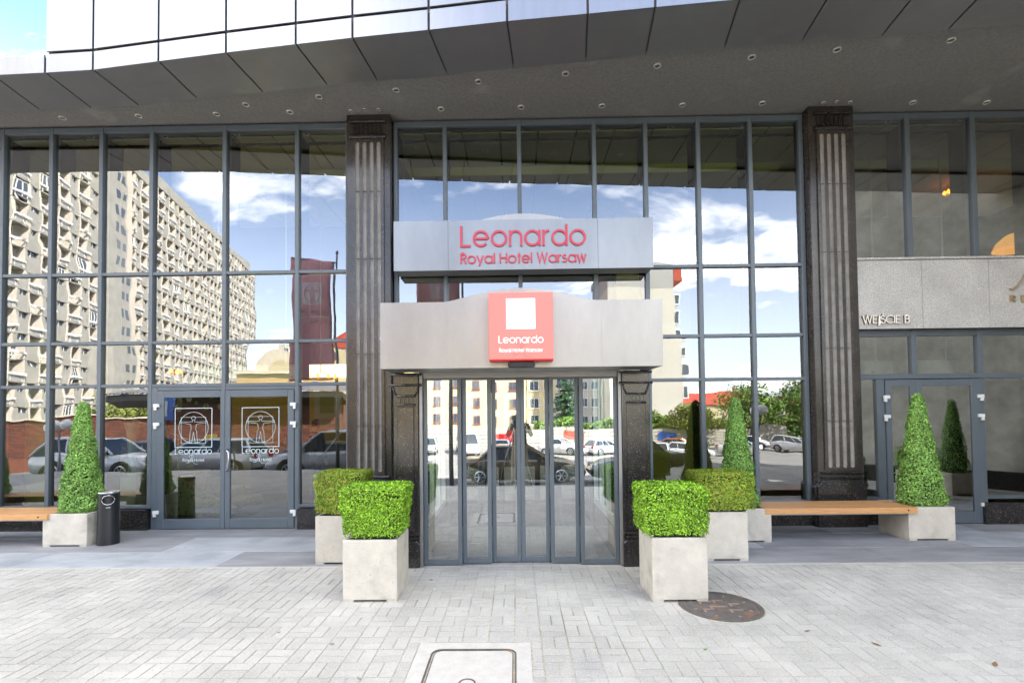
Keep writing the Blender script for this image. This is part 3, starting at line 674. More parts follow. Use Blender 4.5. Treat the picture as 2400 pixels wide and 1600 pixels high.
for xa, xb in ((-1.098, -1.058), (1.155, 1.193)): G().box(xa, xb, -2.01, -1.74, 0, 2.19).build('bronze_trim', 'aluminium_dark', VP, bevel=.004, seg=1)
G().box(-1.055, 1.152, -1.985, -1.80, 2.125, 2.26).build('track_cover', 'aluminium_dark', VP)
for (xa, xb, y) in ((-1.055, -.622, -1.975), (-.618, -.285, -1.925), (-.281, .0485, -1.875), (.0515, .380, -1.875), (.384, .715, -1.925), (.719, 1.152, -1.975)):
    g = G(); sw = .046
    y1 = y+.04
    g.box(xa, xa+sw, y, y1, .012, 2.15); g.box(xb-sw, xb, y, y1, .012, 2.15); g.box(xa+sw+.0002, xb-sw-.0002, y+.001, y1-.001, .012, .072); g.box(xa+sw+.0002, xb-sw-.0002, y+.001, y1-.001, 2.10, 2.15)
    lf = g.build('sliding_door', 'frame', VP, bevel=.003, seg=1)
    pane(lf, xa+sw-.003, xb-sw+.003, .07, 2.103, y+.025, 'glass_door')
# side walls of the porch
pm('frame_white', (0.72, 0.73, 0.70), 0.45)
for s, x in ((-1, -1.10), (1, 1.19)):
    g = G(); g.box(x-.05, x+.05, -1.695, -.06, 0, .36); sw = g.build('side_wall', 'granite_black', VP)
    for y in (-1.66, -1.12, -.60, -.10): G().box(x-.03, x+.03, y-.025, y+.025, .361, 2.25).build('mullion', 'frame_white', sw)
    G().box(x-.034, x+.034, -1.69, -.06, .361, .43).build('sill_rail', 'frame_white', sw)
    for y0, y1 in ((-1.633, -1.147), (-1.093, -.627), (-.573, -.127)):
        g = G(); g.box(x-.006, x+.006, y0, y1, .431, 2.24, mi=1, skip='lr')
        g.face([(x-.006, y1, .431), (x-.006, y0, .431), (x-.006, y0, 2.24), (x-.006, y1, 2.24)], 0); g.face([(x+.006, y0, .431), (x+.006, y1, .431), (x+.006, y1, 2.24), (x+.006, y0, 2.24)], 1)
        g.build('pane', ['glass_edge', 'glass_edge'], sw)
rfr = G()  # unseen roof, invented as glazing to let skylight into the porch
for xa in (-1.36, -.66, .04, .74, 1.44): rfr.box(xa, xa+.04, -1.69, -.06, 2.50, 2.56)
rfr.box(-1.36, 1.48, -2.05, -1.692, 2.262, 2.56); rfr = rfr.build('unseen_porch_roof', 'frame_white', VP)
for xa in (-1.318, -.618, .082, .782): bx('added_roof_pane', 'glass_edge', rfr, xa, xa+.656, -1.69, -.06, 2.52, 2.535)
# inner doors
for xa, xb in ((-1.06, -.54), (-.53, .04), (.05, .62), (.63, 1.15)):
    g = G(); g.box(xa, xa+.05, -.03, .03, .012, 2.2); g.box(xb-.05, xb, -.03, .03, .012, 2.2); g.box(xa+.0502, xb-.0502, -.029, .029, .012, .08); g.box(xa+.0502, xb-.0502, -.029, .029, 2.12, 2.2)
    lf = g.build('inner_door', 'frame', VP); pane(lf, xa+.047, xb-.047, .077, 2.123, .006, 'glass_right')
G().box(-1.30, 1.45, -.05, .08, 2.2, 2.60).build('inner_header', 'frame', VP)
# hood with arched top
def arch_pts(x0, x1, z0, z1, a0, a1, rise, n=26):
    P = [(x0, z0), (x1, z0), (x1, z1), (a1, z1)]
    for i in range(1, n): u = i/n; x = a1+(a0-a1)*u; P.append((x, z1+rise*math.sin(math.pi*u)**1.25))
    return P+[(a0, z1), (x0, z1)]
g = G(); g.prism_y(arch_pts(-1.378, 1.50, 2.182, 2.86, -.72, .83, .135), -2.60, -2.585); hood = g.build('hood_front', 'hood_silver', VP)
g = G()
for xa, xb in ((-1.378, -1.362), (1.484, 1.50)): g.box(xa, xb, -2.584, -1.69, 2.183, 2.858)
g.box(-1.361, 1.483, -2.584, -2.05, 2.186, 2.20); g.box(-1.361, 1.483, -2.584, -1.70, 2.80, 2.82); g.build('hood_casing', 'hood_silver', VP)
for x in (-.70, .88):
    G().box(x-.002, x+.002, -2.6012, -2.5998, 2.186, 2.855).build('panel_joint', 'aluminium_dark', hood)
for x in (-1.383, 1.505): G().lathe([(.012, 2.49), (.012, 2.51)], x, -2.55, 10).build('bolt', 'steel', hood)
g = G()
for k in range(9): pass
# motion sensor under the light box
ms = G(); n = 14
Pz = [(-.07, 2.205)]+[(-.07+.03*math.cos(R_(a)), 2.205+.026*math.sin(R_(a))) for a in range(270, 89, -30)]
ms.prism_y(rrect(.062, 2.205, .136, .029, .026), -2.70, -2.601); ms.build('motion_sensor', 'rubber_black', VP, bevel=.008)
# illuminated logo box
BX = empty('logo_light_box', (.06, -2.68, 2.235), 'red illuminated light box with white emblem and hotel name above the sliding doors', 'sign')
G().box(-.258, .378, -2.742, -2.601, 2.235, 2.915).build('casing', 'box_red', BX, bevel=.006)
G().box(-.255, .375, -2.752, -2.7425, 2.252, 2.912).build('sign_face', 'box_face', BX)
G().box(-.085, .202, -2.7545, -2.7525, 2.549, 2.852).build('white_square', 'box_white', BX)
emblem(BX, -.085, .202, 2.549, 2.852, -2.7562, 'box_print', .0019, frame=False, th=.001)
letters('Leonardo', -.163, .28, 2.410, .072, -2.7555, .002, 'box_white', BX, hw=.0036, joined=True, name='lettering')
letters('Royal Hotel Warsaw', -.157, .270, 2.321, .036, -2.7570, .002, 'box_white', BX, hw=.0021, joined=True, name='lettering')
swash(BX, .04, 2.325, .115, -2.7540, 'box_swash', .0016)
# long upper sign board
US = empty('hotel_name_sign', (.13, -.3, 3.81), 'long silver sign board with raised pink red hotel name over the porch', 'sign')
for xa, xb in ((-1.768, -.968), (-.964, 1.223), (1.227, 2.028)):
    G().box(xa, xb, -.38, -.365, 3.812, 4.548).build('front_panel', 'sign_silver', US)
g = G(); g.box(-1.765, 2.025, -.364, -.06, 3.815, 4.545); g.build('casing', 'aluminium_dark', US)
pts = [(-.66, 4.546)]+[(-.66+1.6*i/24, 4.546+.135*math.sin(math.pi*i/24)**.9) for i in range(1, 24)]+[(.94, 4.546)]
G().prism_y(pts[::-1], -.26, -.10).build('arched_top', 'hood_silver', US)
letters('Leonardo', -.785, 1.048, 4.150, .305, -.402, .022, 'sign_red', US, hw=.0165)
letters('Royal Hotel Warsaw', -.786, 1.050, 3.905, .148, -.398, .018, 'sign_red', US, hw=.0105)

# recessed downlights
pm('lamp_ring', (0.66, 0.63, 0.55), 0.35, 0.6); pm('lamp_glass', (0.10, 0.10, 0.10), 0.15)
DL = [(-6.828, -.258), (-5.646, -.277), (-4.455, -.284), (-3.337, -.304), (-1.067, -.309), (.128, -.315), (1.331, -.31), (2.527, -.294), (3.7, -.3), (5.945, -.252), (7.056, -.217)]
DO = [(-3.894, -.505), (-2.761, -.654), (-1.63, -.767), (-.463, -.92), (.717, -1.047), (1.912, -1.166), (3.086, -1.296), (4.11, -1.401), (5.425, -1.529)]
DC = [(-2.422, -.297), (-2.204, -.323), (-1.997, -.317), (4.613, -.282), (4.795, -.298), (5.004, -.281)]
lamp0 = None
def downlight(x, y, s, label, grp):
    global lamp0
    if lamp0 is None:
        lamp0 = empty('recessed_downlight', (0, 0, 6.262))
        G().lathe([(.052, 6.262), (.050, 6.248), (.042, 6.244), (.030, 6.252), (.030, 6.262)], 0, 0, 22, cap=False).build('trim_ring', 'lamp_ring', lamp0, smooth=True)
        G().lathe([(.029, 6.261), (.029, 6.2525), (.012, 6.247), (0, 6.246)], 0, 0, 18).build('lens', 'lamp_glass', lamp0, smooth=True)
        r = lamp0
    else: r = copy_tree(lamp0)
    r.location = (x, y, 6.262); r.scale = (s, s, s); tag(r, label, 'downlight', grp)
ORD = ['first', 'second', 'third', 'fourth', 'fifth', 'sixth', 'seventh', 'eighth', 'ninth', 'tenth', 'eleventh']
for i, p in enumerate(DL): downlight(*p, 1.0, ORD[i]+' downlight from the left in the soffit row nearest the glass', 'downlights nearest the glass')
for i, p in enumerate(DO): downlight(*p, 1.0, ORD[i]+' downlight from the left in the soffit row along the metal edge', 'downlights along the canopy edge')
for i, p in enumerate(DC): downlight(*p, .62, ('left', 'middle', 'right')[i % 3]+' one of three tiny spotlights above the '+('left' if i < 3 else 'right')+' fluted column', 'column spotlights left' if i < 3 else 'column spotlights right')

# ------------------------------------------------------------------ planters and plants
pm('leaf_box', (0.26, 0.48, 0.028), 0.55, attr=(0.1, 1.9), spec=0.4, var=.25, scale=3.0)
pm('leaf_box_yellow', (0.25, 0.38, 0.03), 0.55, attr=(0.3, 1.65), spec=0.4, stain=((0.58, 0.44, 0.09), 30, .54, .66), var=.2, scale=4)
pm('leaf_cone', (0.24, 0.44, 0.09), 0.6, attr=(0.3, 1.65), spec=0.4, var=.25, scale=3.0, spots=[((.30, .22, .06), 26, .69)])
pm('leaf_gap_shade', (0.015, 0.03, 0.005), 0.9)  # near-black body inside foliage, shade of the leaf gaps put into its colour
pm('soil', (0.05, 0.035, 0.022), 1.0)
pm('bark', (0.10, 0.07, 0.045), 0.9, var=.3, scale=12, bump=.4, bscale=60)
for k in ('leaf_box', 'leaf_box_yellow', 'leaf_cone'):
    MATS[k].node_tree.nodes['Principled BSDF'].inputs['Subsurface Weight'].default_value = 0.0
def leaf_mesh(name, pts, nrm, size, mat, parent, seed=0, aspect=.6, loc=None):
    """one leaf-shaped quad per point, tilted about the surface normal"""
    rg = np.random.default_rng(seed); n = len(pts); P = np.array(pts); Nn = np.array(nrm, float)
    Nn = Nn+rg.normal(0, .55, (n, 3)); Nn /= np.linalg.norm(Nn, axis=1)[:, None]
    t = np.cross(Nn, rg.normal(0, 1, (n, 3))); t /= np.linalg.norm(t, axis=1)[:, None]; b = np.cross(Nn, t)
    s = size*rg.uniform(.65, 1.3, n)[:, None]
    V = np.stack([P-t*s, P-b*s*aspect+Nn*s*.18, P+t*s, P+b*s*aspect+Nn*s*.18], 1).reshape(-1, 3)
    off = wloc(parent) if parent is not None else Vector((0, 0, 0))
    V -= np.array(off)
    me = bpy.data.meshes.new(name); me.vertices.add(4*n); me.vertices.foreach_set('co', V.ravel())
    me.loops.add(4*n); me.loops.foreach_set('vertex_index', np.arange(4*n)); me.polygons.add(n)
    me.polygons.foreach_set('loop_start', np.arange(n)*4); me.polygons.foreach_set('loop_total', np.full(n, 4))
    me.materials.append(MATS[mat]); at = me.attributes.new('rnd', 'FLOAT', 'FACE'); at.data.foreach_set('value', rg.beta(1.4, 1.6, n))
    me.update(); me.validate(); o = bpy.data.objects.new(name, me); COL.objects.link(o); o.parent = parent; return o
def hedge(cx, cy, hx, hy, z0, z1, mat, label, seed, n=28000, size=.0098, taper=0.0):
    rg = np.random.default_rng(seed); root = empty('clipped_box_shrub', (cx, cy, z0), label, 'shrub', 'box shrubs clipped to cubes')
    # rounded box surface: p-norm direction, lumpy radius
    d = rg.normal(0, 1, (n*2, 3)); d = d[d[:, 2] > -.75*np.abs(d).max(1)][:n]; d /= (np.abs(d)**16).sum(1)[:, None]**(1/16)
    zc, hz = (z0-.045+z1)/2, (z1-z0+.045)/2
    lump = 1+.012*np.sin(d[:, 0]*6+seed)+.014*np.sin(d[:, 1]*7+d[:, 2]*5+seed*2)+.012*np.sin(d[:, 2]*9+d[:, 0]*4+seed)+np.abs(rg.normal(0, .014, len(d)))*(rg.random(len(d)) < .4)
    dep = 1-np.abs(rg.normal(0, .06, len(d)))
    tp = 1+taper*d[:, 2]
    P = np.stack([cx+d[:, 0]*hx*lump*dep*tp, cy+d[:, 1]*hy*lump*dep*tp, zc+d[:, 2]*hz*(1+(lump-1)*.7)*dep], 1)
    Nn = np.sign(d)*np.abs(d)**5; Nn /= np.linalg.norm(Nn, axis=1)[:, None]; Nn[:, 2] += .35
    leaf_mesh('foliage', P, Nn, size, mat, root, seed)
    g = G(); g.box(cx-hx*.82*(1-taper), cx+hx*.82*(1-taper), cy-hy*.82, cy+hy*.82, z0-.02, z1-.07); g.build('shade_core', 'leaf_gap_shade', root, bevel=.06, seg=3)
    G().tube([(cx, cy, z0-.1), (cx, cy, z0+.25)], .018, 8).build('stem', 'bark', root); return root
def cone_tree(cx, cy, z0, z1, r0, label, seed, n=17000, size=.0138, grp='clipped conical evergreens'):
    rg = np.random.default_rng(seed); root = empty('conical_evergreen', (cx, cy, z0), label, 'evergreen', grp)
    u = rg.beta(1.0, 1.4, n); a = rg.uniform(0, 2*math.pi, n)
    prof = r0*(1-.80*u)*np.sqrt(np.clip((1.0-u)/.035, 0, 1))*(1-.22*np.clip((.05-u)/.05, 0, 1))
    lump = 1+.05*np.sin(a*3+u*14+seed)+.05*np.sin(a*5-u*23)+.035*np.sin(u*40+a*2)
    rad = prof*lump*(1-np.abs(rg.normal(0, .12, n))); wild = rg.random(n) < .02; rad[wild] *= rg.uniform(1.02, 1.15, wild.sum())
    P = np.stack([cx+rad*np.cos(a), cy+rad*np.sin(a), z0+u*(z1-z0)], 1)
    Nn = np.stack([np.cos(a), np.sin(a), np.full(n, .55)], 1)
    leaf_mesh('foliage', P, Nn, size, 'leaf_cone', root, seed)
    g = G(); H_ = z1-z0; g.lathe([(r0*.6, z0+.0), (r0*.74, z0+.08*H_), (r0*.48, z0+.5*H_), (r0*.2, z0+.9*H_), (.01, z0+.97*H_)], cx, cy, 16); g.build('shade_core', 'leaf_gap_shade', root)
    G().tube([(cx, cy, z0-.15), (cx, cy, z0+.4)], .02, 8).build('trunk', 'bark', root); return root
def planter(x0, x1, y0, y1, h, label, notch=0.0, grp='square concrete planters', w_=.045):
    root = empty('concrete_planter', ((x0+x1)/2, (y0+y1)/2, 0), label, 'planter', grp)
    # hollow tub with two low feet
    A = [(x0, y0), (x1, y0), (x1, y1), (x0, y1)]; B = [(x0+w_, y0+w_), (x1-w_, y0+w_), (x1-w_, y1-w_), (x0+w_, y1-w_)]
    V = [(*p, .018) for p in A]+[(*p, h) for p in A]+[(*p, h) for p in B]+[(*p, h-.08) for p in B]; F = []
    for i in range(4):
        j = (i+1) % 4; F += [(i, j, 4+j, 4+i), (4+i, 4+j, 8+j, 8+i), (8+i, 8+j, 12+j, 12+i)]
    F.append((3, 2, 1, 0)); g = G(); g.poly(V, F); tub = g.build('tub', 'concrete', root, bevel=.009, seg=2)
    g = G(); e = .10
    for xa, xb in ((x0+.004, x0+e), (x1-e, x1-.004)): g.box(xa, xb, y0+.004, y1-.004, 0, .0185)
    g.build('feet', 'concrete', root)
    G().box(x0+w_+.001, x1-w_-.001, y0+w_+.001, y1-w_-.001, h-.09, h-.03).build('soil', 'soil', root); return root
planter(-1.612, -1.108, -3.060, -2.555, .565, 'pale concrete cube planter in front on the left of the sliding doors')
planter(1.222, 1.722, -3.10, -2.60, .575, 'pale concrete cube planter in front on the right, beside the round manhole cover')
planter(-2.332, -1.832, -1.885, -1.39, .552, 'pale concrete cube planter at the back left, half hidden by the front one')
planter(2.155, 2.652, -1.85, -1.355, .555, 'pale concrete cube planter at the back right, between the front planter and the bench')
hedge(-1.356, -2.81, .280, .255, .565, 1.045, 'leaf_box', 'bright green cube shrub in the front left planter', 3, taper=.09)
hedge(1.458, -2.85, .298, .258, .575, 1.03, 'leaf_box', 'bright green cube shrub in the front right planter', 5, taper=.03)
hedge(-2.07, -1.64, .27, .26, .55, 1.045, 'leaf_box_yellow', 'yellowing cube shrub in the back left planter', 8, taper=.05)
hedge(2.43, -1.60, .315, .27, .555, 1.0, 'leaf_box_yellow', 'dull green wide cube shrub in the back right planter', 11, taper=.02)
# benches between low planters
def bench(xa0, xa1, xb0, xb1, label, lp, rp, yf=-1.03, yb=-.44, grp='wooden benches', left=True, right=True):
    if left: planter(xa0, xa1, yf-.01, yb, .433, lp, grp='low bench planters', w_=.06)
    if right: planter(xb0, xb1, yf+.02, yb, .433, rp, grp='low bench planters', w_=.06)
    root = empty('wooden_bench', ((xa1+xb0)/2, (yf+yb)/2, .37), label, 'bench', grp)
    n = 4; d = (yb-.05-(yf-.0))/n
    for k in range(n):
        y0 = yf-.015+k*d; G().cham(xa1-.085, xb0+.09, y0+.002, y0+d-.002, .362, .437, .006).build('plank', 'wood', root)
    G().box(xa1+.0, xb0-.0, yf+.06, yb-.1, .335, .361).build('batten', 'aluminium_dark', root)
    for x in (xa1+.25, xb0-.02): G().lathe([(.011, .394), (.011, .402)], 0, 0, 10).build('bolt', 'seam', root, local=True) if False else None
    g = G(); g.tube([(xb0-.03, yf-.017, .40), (xb0-.03, yf-.012, .40)], .011, 10); g.build('bolt', 'seam', root)
    return root
bench(2.72, 3.322, 5.12, 5.72, 'orange brown wooden bench between two planters on the right', 'low concrete planter at the left end of the right bench', 'low concrete planter at the right end of the right bench')
bench(-9.2, -8.6, -6.34, -5.74, 'orange brown wooden bench at the left edge of the picture', 'low concrete planter at the far end of the left bench', 'low concrete planter beside the black litter bin', yf=-1.035)
cone_tree(5.47, -.76, .42, 1.93, .295, 'conical evergreen in the planter at the right end of the right bench', 21)
cone_tree(3.0, -.78, .42, 1.90, .275, 'conical evergreen behind the cube shrubs, left end of the right bench', 22)
cone_tree(-6.02, -.77, .42, 1.94, .285, 'conical evergreen left of the black litter bin', 23)
cone_tree(-8.9, -.77, .42, 1.92, .28, 'conical evergreen at the far end of the left bench', 24)
# litter bin
bn = empty('litter_bin', (-5.565, -.87, 0), rz=R_(36), label= 'slim black cylindrical litter bin beside the left planter', cat='litter bin')
g = G(); nseg = 40; R0 = .122; hz0, hz1 = .555, .665; V = []; F = []
zs = [0.0, .012, .30, .52, .545, .57, .60, .62, .65, .675, .69]
for z in zs:
    for k in range(nseg): a = 2*math.pi*k/nseg; rr = R0+(.006 if z < .013 else 0); V.append((-5.565+rr*math.cos(a), -.87+rr*math.sin(a), z))
for i in range(len(zs)-1):
    for k in range(nseg):
        a = 2*math.pi*(k+.5)/nseg; zc = (zs[i]+zs[i+1])/2; dx = (a-1.5*math.pi)*R0
        if (dx/.068)**2+((zc-.605)/.062)**2 < 1: continue
        F.append((i*nseg+k, i*nseg+(k+1) % nseg, (i+1)*nseg+(k+1) % nseg, (i+1)*nseg+k))
g.poly(V, F); g.build('body', 'bin_black', bn, smooth=True)
G().lathe([(.10, .01), (.10, .54), (.10, .685)], -5.565, -.87, 28).build('liner', 'rubber_black', bn)
G().tube([(-5.565+.068*math.sin(R_(t)), -.87-math.sqrt(R0**2-(.068*math.sin(R_(t)))**2)-.001, .605+.062*math.cos(R_(t))) for t in range(0, 360, 15)], .005, 6, closed=True).build('opening_rim', 'steel', bn, smooth=True)
G().lathe([(.124, .69), (.126, .70), (.122, .708), (.09, .711), (0, .711)], -5.565, -.87, 36).build('lid', 'steel', bn)
G().box(-5.59, -5.54, -.8735-R0, -.8725-R0, .50, .51).build('badge', 'steel', bn)
# second bench group in front of the wing (out of frame, seen mirrored in the right-hand glass)
planter(8.55, 9.05, -2.95, -2.45, .433, 'low concrete planter mirrored in the right hand door glass', grp='planters by the wing')
cone_tree(8.8, -2.7, .42, 1.9, .28, 'dark conical evergreen mirrored in the right hand door glass', 25, n=6000, grp='plants by the wing')
planter(7.65, 8.15, -2.75, -2.25, .5, 'concrete planter with cube shrub mirrored beside the right hand door jamb', grp='planters by the wing')
hedge(7.9, -2.5, .3, .27, .5, .96, 'leaf_box', 'cube shrub mirrored beside the right hand door jamb', 31, n=6000)
b2 = copy_tree(bn); b2.location = (9.45, -2.85, 0); tag(b2, 'black litter bin mirrored in the right hand door glass', 'litter bin')
# oblique wing on the right
wg = empty('hotel_wing', (9.5, -3.6, 0), 'rendered hotel wing with dark plinth, mirrored in the right hand glass', 'building')
def obl(p0, p1, t0, t1, z0, z1, name, mat):
    a, b = Vector((p0[0], p0[1])), Vector((p1[0], p1[1])); d = (b-a).normalized(); n = Vector((d.y, -d.x))
    P = [a+n*t0, b+n*t0, b+n*t1, a+n*t1]; g = G(); g.prism_z([(p.x, p.y) for p in P], z0, z1); return g.build(name, mat, wg)
obl((7.9, -5.75), (13.2, 1.05), 0, 26.0, 0, 16.0, 'wall', 'stucco')
obl((7.88, -5.78), (13.2, 1.05), -.06, -.001, 0, .385, 'plinth', 'granite_black')
# ------------------------------------------------------------------ across the street (seen mirrored in the glass)
pm('panel_concrete', (0.35, 0.335, 0.295), 0.95, var=.14, scale=.6)
pm('panel_cream', (0.58, 0.52, 0.43), 0.9, var=.1, scale=.5)
pm('render_cream', (0.50, 0.42, 0.26), 0.95, var=.07, scale=.3)
pm('render_white', (0.54, 0.51, 0.44), 0.95, var=.08, scale=.25)
pm('render_grey', (0.36, 0.355, 0.34), 0.95, var=.1, scale=.3)
pm('roof_red', (0.40, 0.055, 0.035), 0.85, var=.2, scale=1.5)
pm('brick_red', (0.19, 0.07, 0.042), 0.95, var=.25, scale=6)
pm('brick_dark', (0.13, 0.055, 0.038), 0.95, var=.3, scale=6)
pm('window_glass', (0.05, 0.07, 0.10), 0.06, spec=.8)
pm('window_white', (0.78, 0.77, 0.74), 0.5)
pm('window_red', (0.26, 0.075, 0.045), 0.6)
pm('ochre', (0.50, 0.36, 0.17), 0.95, var=.15, scale=.6)
pm('stone_pale', (0.58, 0.52, 0.40), 0.95, var=.15, scale=.8)
pm('leaf_tree', (0.095, 0.17, 0.022), 0.6, attr=(.45, 1.6), spec=.3)
pm('leaf_tree_olive', (0.15, 0.18, 0.03), 0.6, attr=(.45, 1.6), spec=.3)
pm('leaf_conifer', (0.035, 0.085, 0.03), 0.6, attr=(.45, 1.6), spec=.3)
pm('hoarding', (0.45, 0.42, 0.35), 0.8, var=.1, scale=.5)
pm('banner_plum', (0.62, 0.31, 0.33), 0.8)
pm('banner_pale', (0.62, 0.52, 0.54), 0.8)
pm('pole_grey', (0.22, 0.22, 0.23), 0.4, .5)
pm('globe', (0.85, 0.85, 0.83), 0.25)
pm('tyre', (0.018, 0.018, 0.018), 0.8); pm('rim_alloy', (0.6, 0.6, 0.62), 0.3, .9)
pm('car_glass', (0.015, 0.02, 0.025), 0.04, spec=.9)
pm('lamp_red', (0.5, 0.01, 0.01), 0.2); pm('lamp_clear', (0.8, 0.8, 0.8), 0.1); pm('lamp_yellow', (0.8, 0.5, 0.03), .4)
pm('orange_paint', (0.62, 0.13, 0.035), 0.7); pm('sign_blue', (0.02, 0.10, 0.42), .4)

# --- long panel apartment block
TW = empty('panel_apartment_block', (-57.0, -37.0, -2.25), 'long tall grey panel apartment block mirrored in the left glazing', 'building', rz=math.atan2(-.979, -.205))
NF, NB, MW, FH = 17, 23, 4.7, 2.75
g = G(); g.box(-8, NB*MW, -11, -1.25, 0, NF*FH+.2); g.build('wall', 'panel_concrete', TW, local=True)
g = G(); g.box(-8, NB*MW, -11, .0, NF*FH+.22, NF*FH+1.9); g.build('attic', 'panel_concrete', TW, local=True)
BM = ['panel_concrete', 'panel_cream', 'window_glass', 'window_white', 'render_grey', 'window_red', 'curtain_pale']
pm('curtain_pale', (.5, .47, .42), .9)
def bay_geo(v, g=None, ox=0.0, oz=0.0):
    g = g or G(); B = lambda x0, x1, y0, y1, z0, z1, m: g.box(ox+x0, ox+x1, y0, y1, oz+z0, oz+z1, m)
    B(0, 4.7, -1.2, .05, -.14, .0, 0)
    B(2.42, 4.69, -1.2, .0, .01, 1.9, 0); B(2.42, 3.0, -1.2, .0, 1.905, 2.60, 0); B(4.4, 4.69, -1.2, .0, 1.905, 2.60, 0)
    B(3.02, 4.38, -1.2, -.25, 1.92, 2.55, 2); B(3.66, 3.72, -.249, -.2, 1.92, 2.55, 3)
    B(2.22, 2.40, -1.2, .12, .01, 2.60, 1); B(.0, .14, -1.2, .12, .01, 2.60, 1)
    yg = -1.10 if v != 2 else -.15      # one kind of loggia is glazed in
    B(.18, 2.18, yg-.1, yg, .55, 2.45, 2 if v != 3 else 6)
    for x in (.18, .82, 1.46, 2.10): B(x, x+.09, yg+.002, yg+.06, .55, 2.45, 3)
    B(.18, 2.20, yg+.002, yg+.07, 2.36, 2.45, 3); B(.18, 2.20, yg+.002, yg+.09, .50, .58, 3)
    if v == 1: B(.9, 1.44, yg+.001, yg+.03, .6, 2.3, 6)
    if v == 4: B(.25, .8, yg+.001, yg+.03, .6, 2.3, 5)
    B(-.05, 2.42, .13, .30, .70, .95, 3)
    if v in (0, 3, 4): B(.3, 2.1, .05, .10, .05, .66, 4)
    if v == 1: B(.9, 1.5, .31, .5, .72, .95, 4)
    for x in (.5, 1.9): B(x, x+.06, .06, .13, .0, .95, 3)
    return g
bays = {}; far_g = G()
for r in range(NF):
    for c in range(NB):
        if c in (7, 8): continue
        v = rnd.choice((0, 0, 0, 1, 2, 3, 4, 0))
        if c > 18: bay_geo(v, far_g, c*MW, r*FH+.15); continue
        if v not in bays: bays[v] = bay_geo(v).build('apartment_bay', BM, TW, local=True); o = bays[v]
        else: o = bays[v].copy(); COL.objects.link(o); o.parent = TW
        o.location = (c*MW, 0, r*FH+.15)
far_g.build('apartment_bays', BM, TW, local=True, kind='stuff')
g = G(); SX = 7*MW; g.box(SX, SX+6.6, -1.24, 1.1, 0, NF*FH+3.2, 0); g.box(SX+6.61, SX+9.3, -1.24, .6, 0, NF*FH+.2, 1); st = g.build('stair_tower', ['panel_concrete', 'panel_cream'], TW, local=True)
for r in range(NF):
    for dx in (3.6, 5.2): G().box(SX+dx, SX+dx+.9, 1.09, 1.13, r*FH+1.0, r*FH+2.3).build('stair_window', 'window_glass', st, local=True)

# --- cream residential houses with red roofs
def house(name, x0, x1, y0, y1, zt, label, wall='render_cream', cols=6, floors=7, z0=-2.25, wmat='window_red', roof=2.6, first=2.0, gable=None, skipc=(), dz=2.85, ww=1.15, wh=1.45):
    root = empty(name, ((x0+x1)/2, (y0+y1)/2, z0), label, 'building', 'houses across the street')
    w = bx('wall', wall, root, x0, x1, y0, y1, z0, zt)
    if roof:
        g = G(); ym = (y0+y1)/2; e = .5
        if gable:   # ridge runs away from the street
            xm = (x0+x1)/2; g.prism_y([(x0-e, zt), (x1+e, zt), (xm, zt+roof)], y0-e, y1+.15)
        else: g.prism_x([(y0-e, zt), (y1+e, zt), (ym, zt+roof)], x0-e, x1+e)
        rf = g.build('roof', 'roof_red', root)
        cx = x0+(x1-x0)*.7; bx('chimney', 'render_cream', rf, cx, cx+.9, ym-.6, ym+.6, zt+roof*.4, zt+roof+1.4)
    wm = None
    for f in range(floors):
        for c in range(cols):
            if c in skipc: continue
            xc = x0+(x1-x0)*(c+.5)/cols; zc = z0+first+f*dz
            if zc+wh > zt: continue
            if wm is None:
                q = G(); q.box(-ww/2, ww/2, 0, .10, 0, wh, 0); q.box(-ww/2+.09, -.04, .101, .115, .09, wh-.09, 1); q.box(.04, ww/2-.09, .101, .115, .09, wh-.09, 1); q.box(-ww/2-.1, ww/2+.1, .0, .2, -.1, -.005, 0)
                o = q.build('window', [wmat, 'window_glass'], root, local=True); wm = o
            else: o = wm.copy(); COL.objects.link(o); o.parent = root
            o.location = (xc-wloc(root).x, y1-wloc(root).y, zc-z0)
    return root
house('apartment_house', -21, 1.6, -92, -79, 17.5, 'cream apartment house with red framed windows mirrored in the left sliding doors', cols=7)
house('apartment_house', 1.8, 9.2, -90, -82, 18.5, 'cream stepped house wing mirrored in the right sliding doors', cols=3, wmat='window_white', ww=1.6, wh=1.7)
house('apartment_house', -33, -21.2, -96, -80, 13.5, 'cream house with red roof mirrored between the banner and the left column', cols=4, gable=True, roof=4.0)
gb_ = house('gable_house', 14.2, 25.8, -86, -72, 21.5, 'tall house with blank pale gable and red roof edge mirrored beside the porch', wall='render_white', cols=0, roof=0)
bx('grey_attic', 'render_grey', gb_, 14.2, 25.8, -86, -71.98, 21.51, 24.4)
g = G(); g.prism_y([(14.0, 24.42), (25.9, 24.42), (25.9, 24.7), (19, 25.7), (14.0, 25.4)], -86.5, -72.6); g.build('roof', 'render_grey', gb_)
bx('red_eave', 'roof_red', gb_, 25.81, 27.2, -86, -71.9, 22.6, 24.4)
for f in range(7):
    for k in range(3):
        q = bx('window', 'window_white', gb_, 25.81, 26.9, -75.4-k*4, -72.4-k*4, 1.2+f*2.95, 3.1+f*2.95); 
        bx('glass', 'window_glass', q, 26.0, 26.7, -72.39-k*4, -72.36-k*4, 1.4+f*2.95, 2.9+f*2.95)
house('corner_house', 8.9, 14.0, -88, -80, 15.0, 'grey cream house with glazed bays mirrored in the right sliding door', wall='render_white', cols=3, wmat='window_white', roof=2.2)
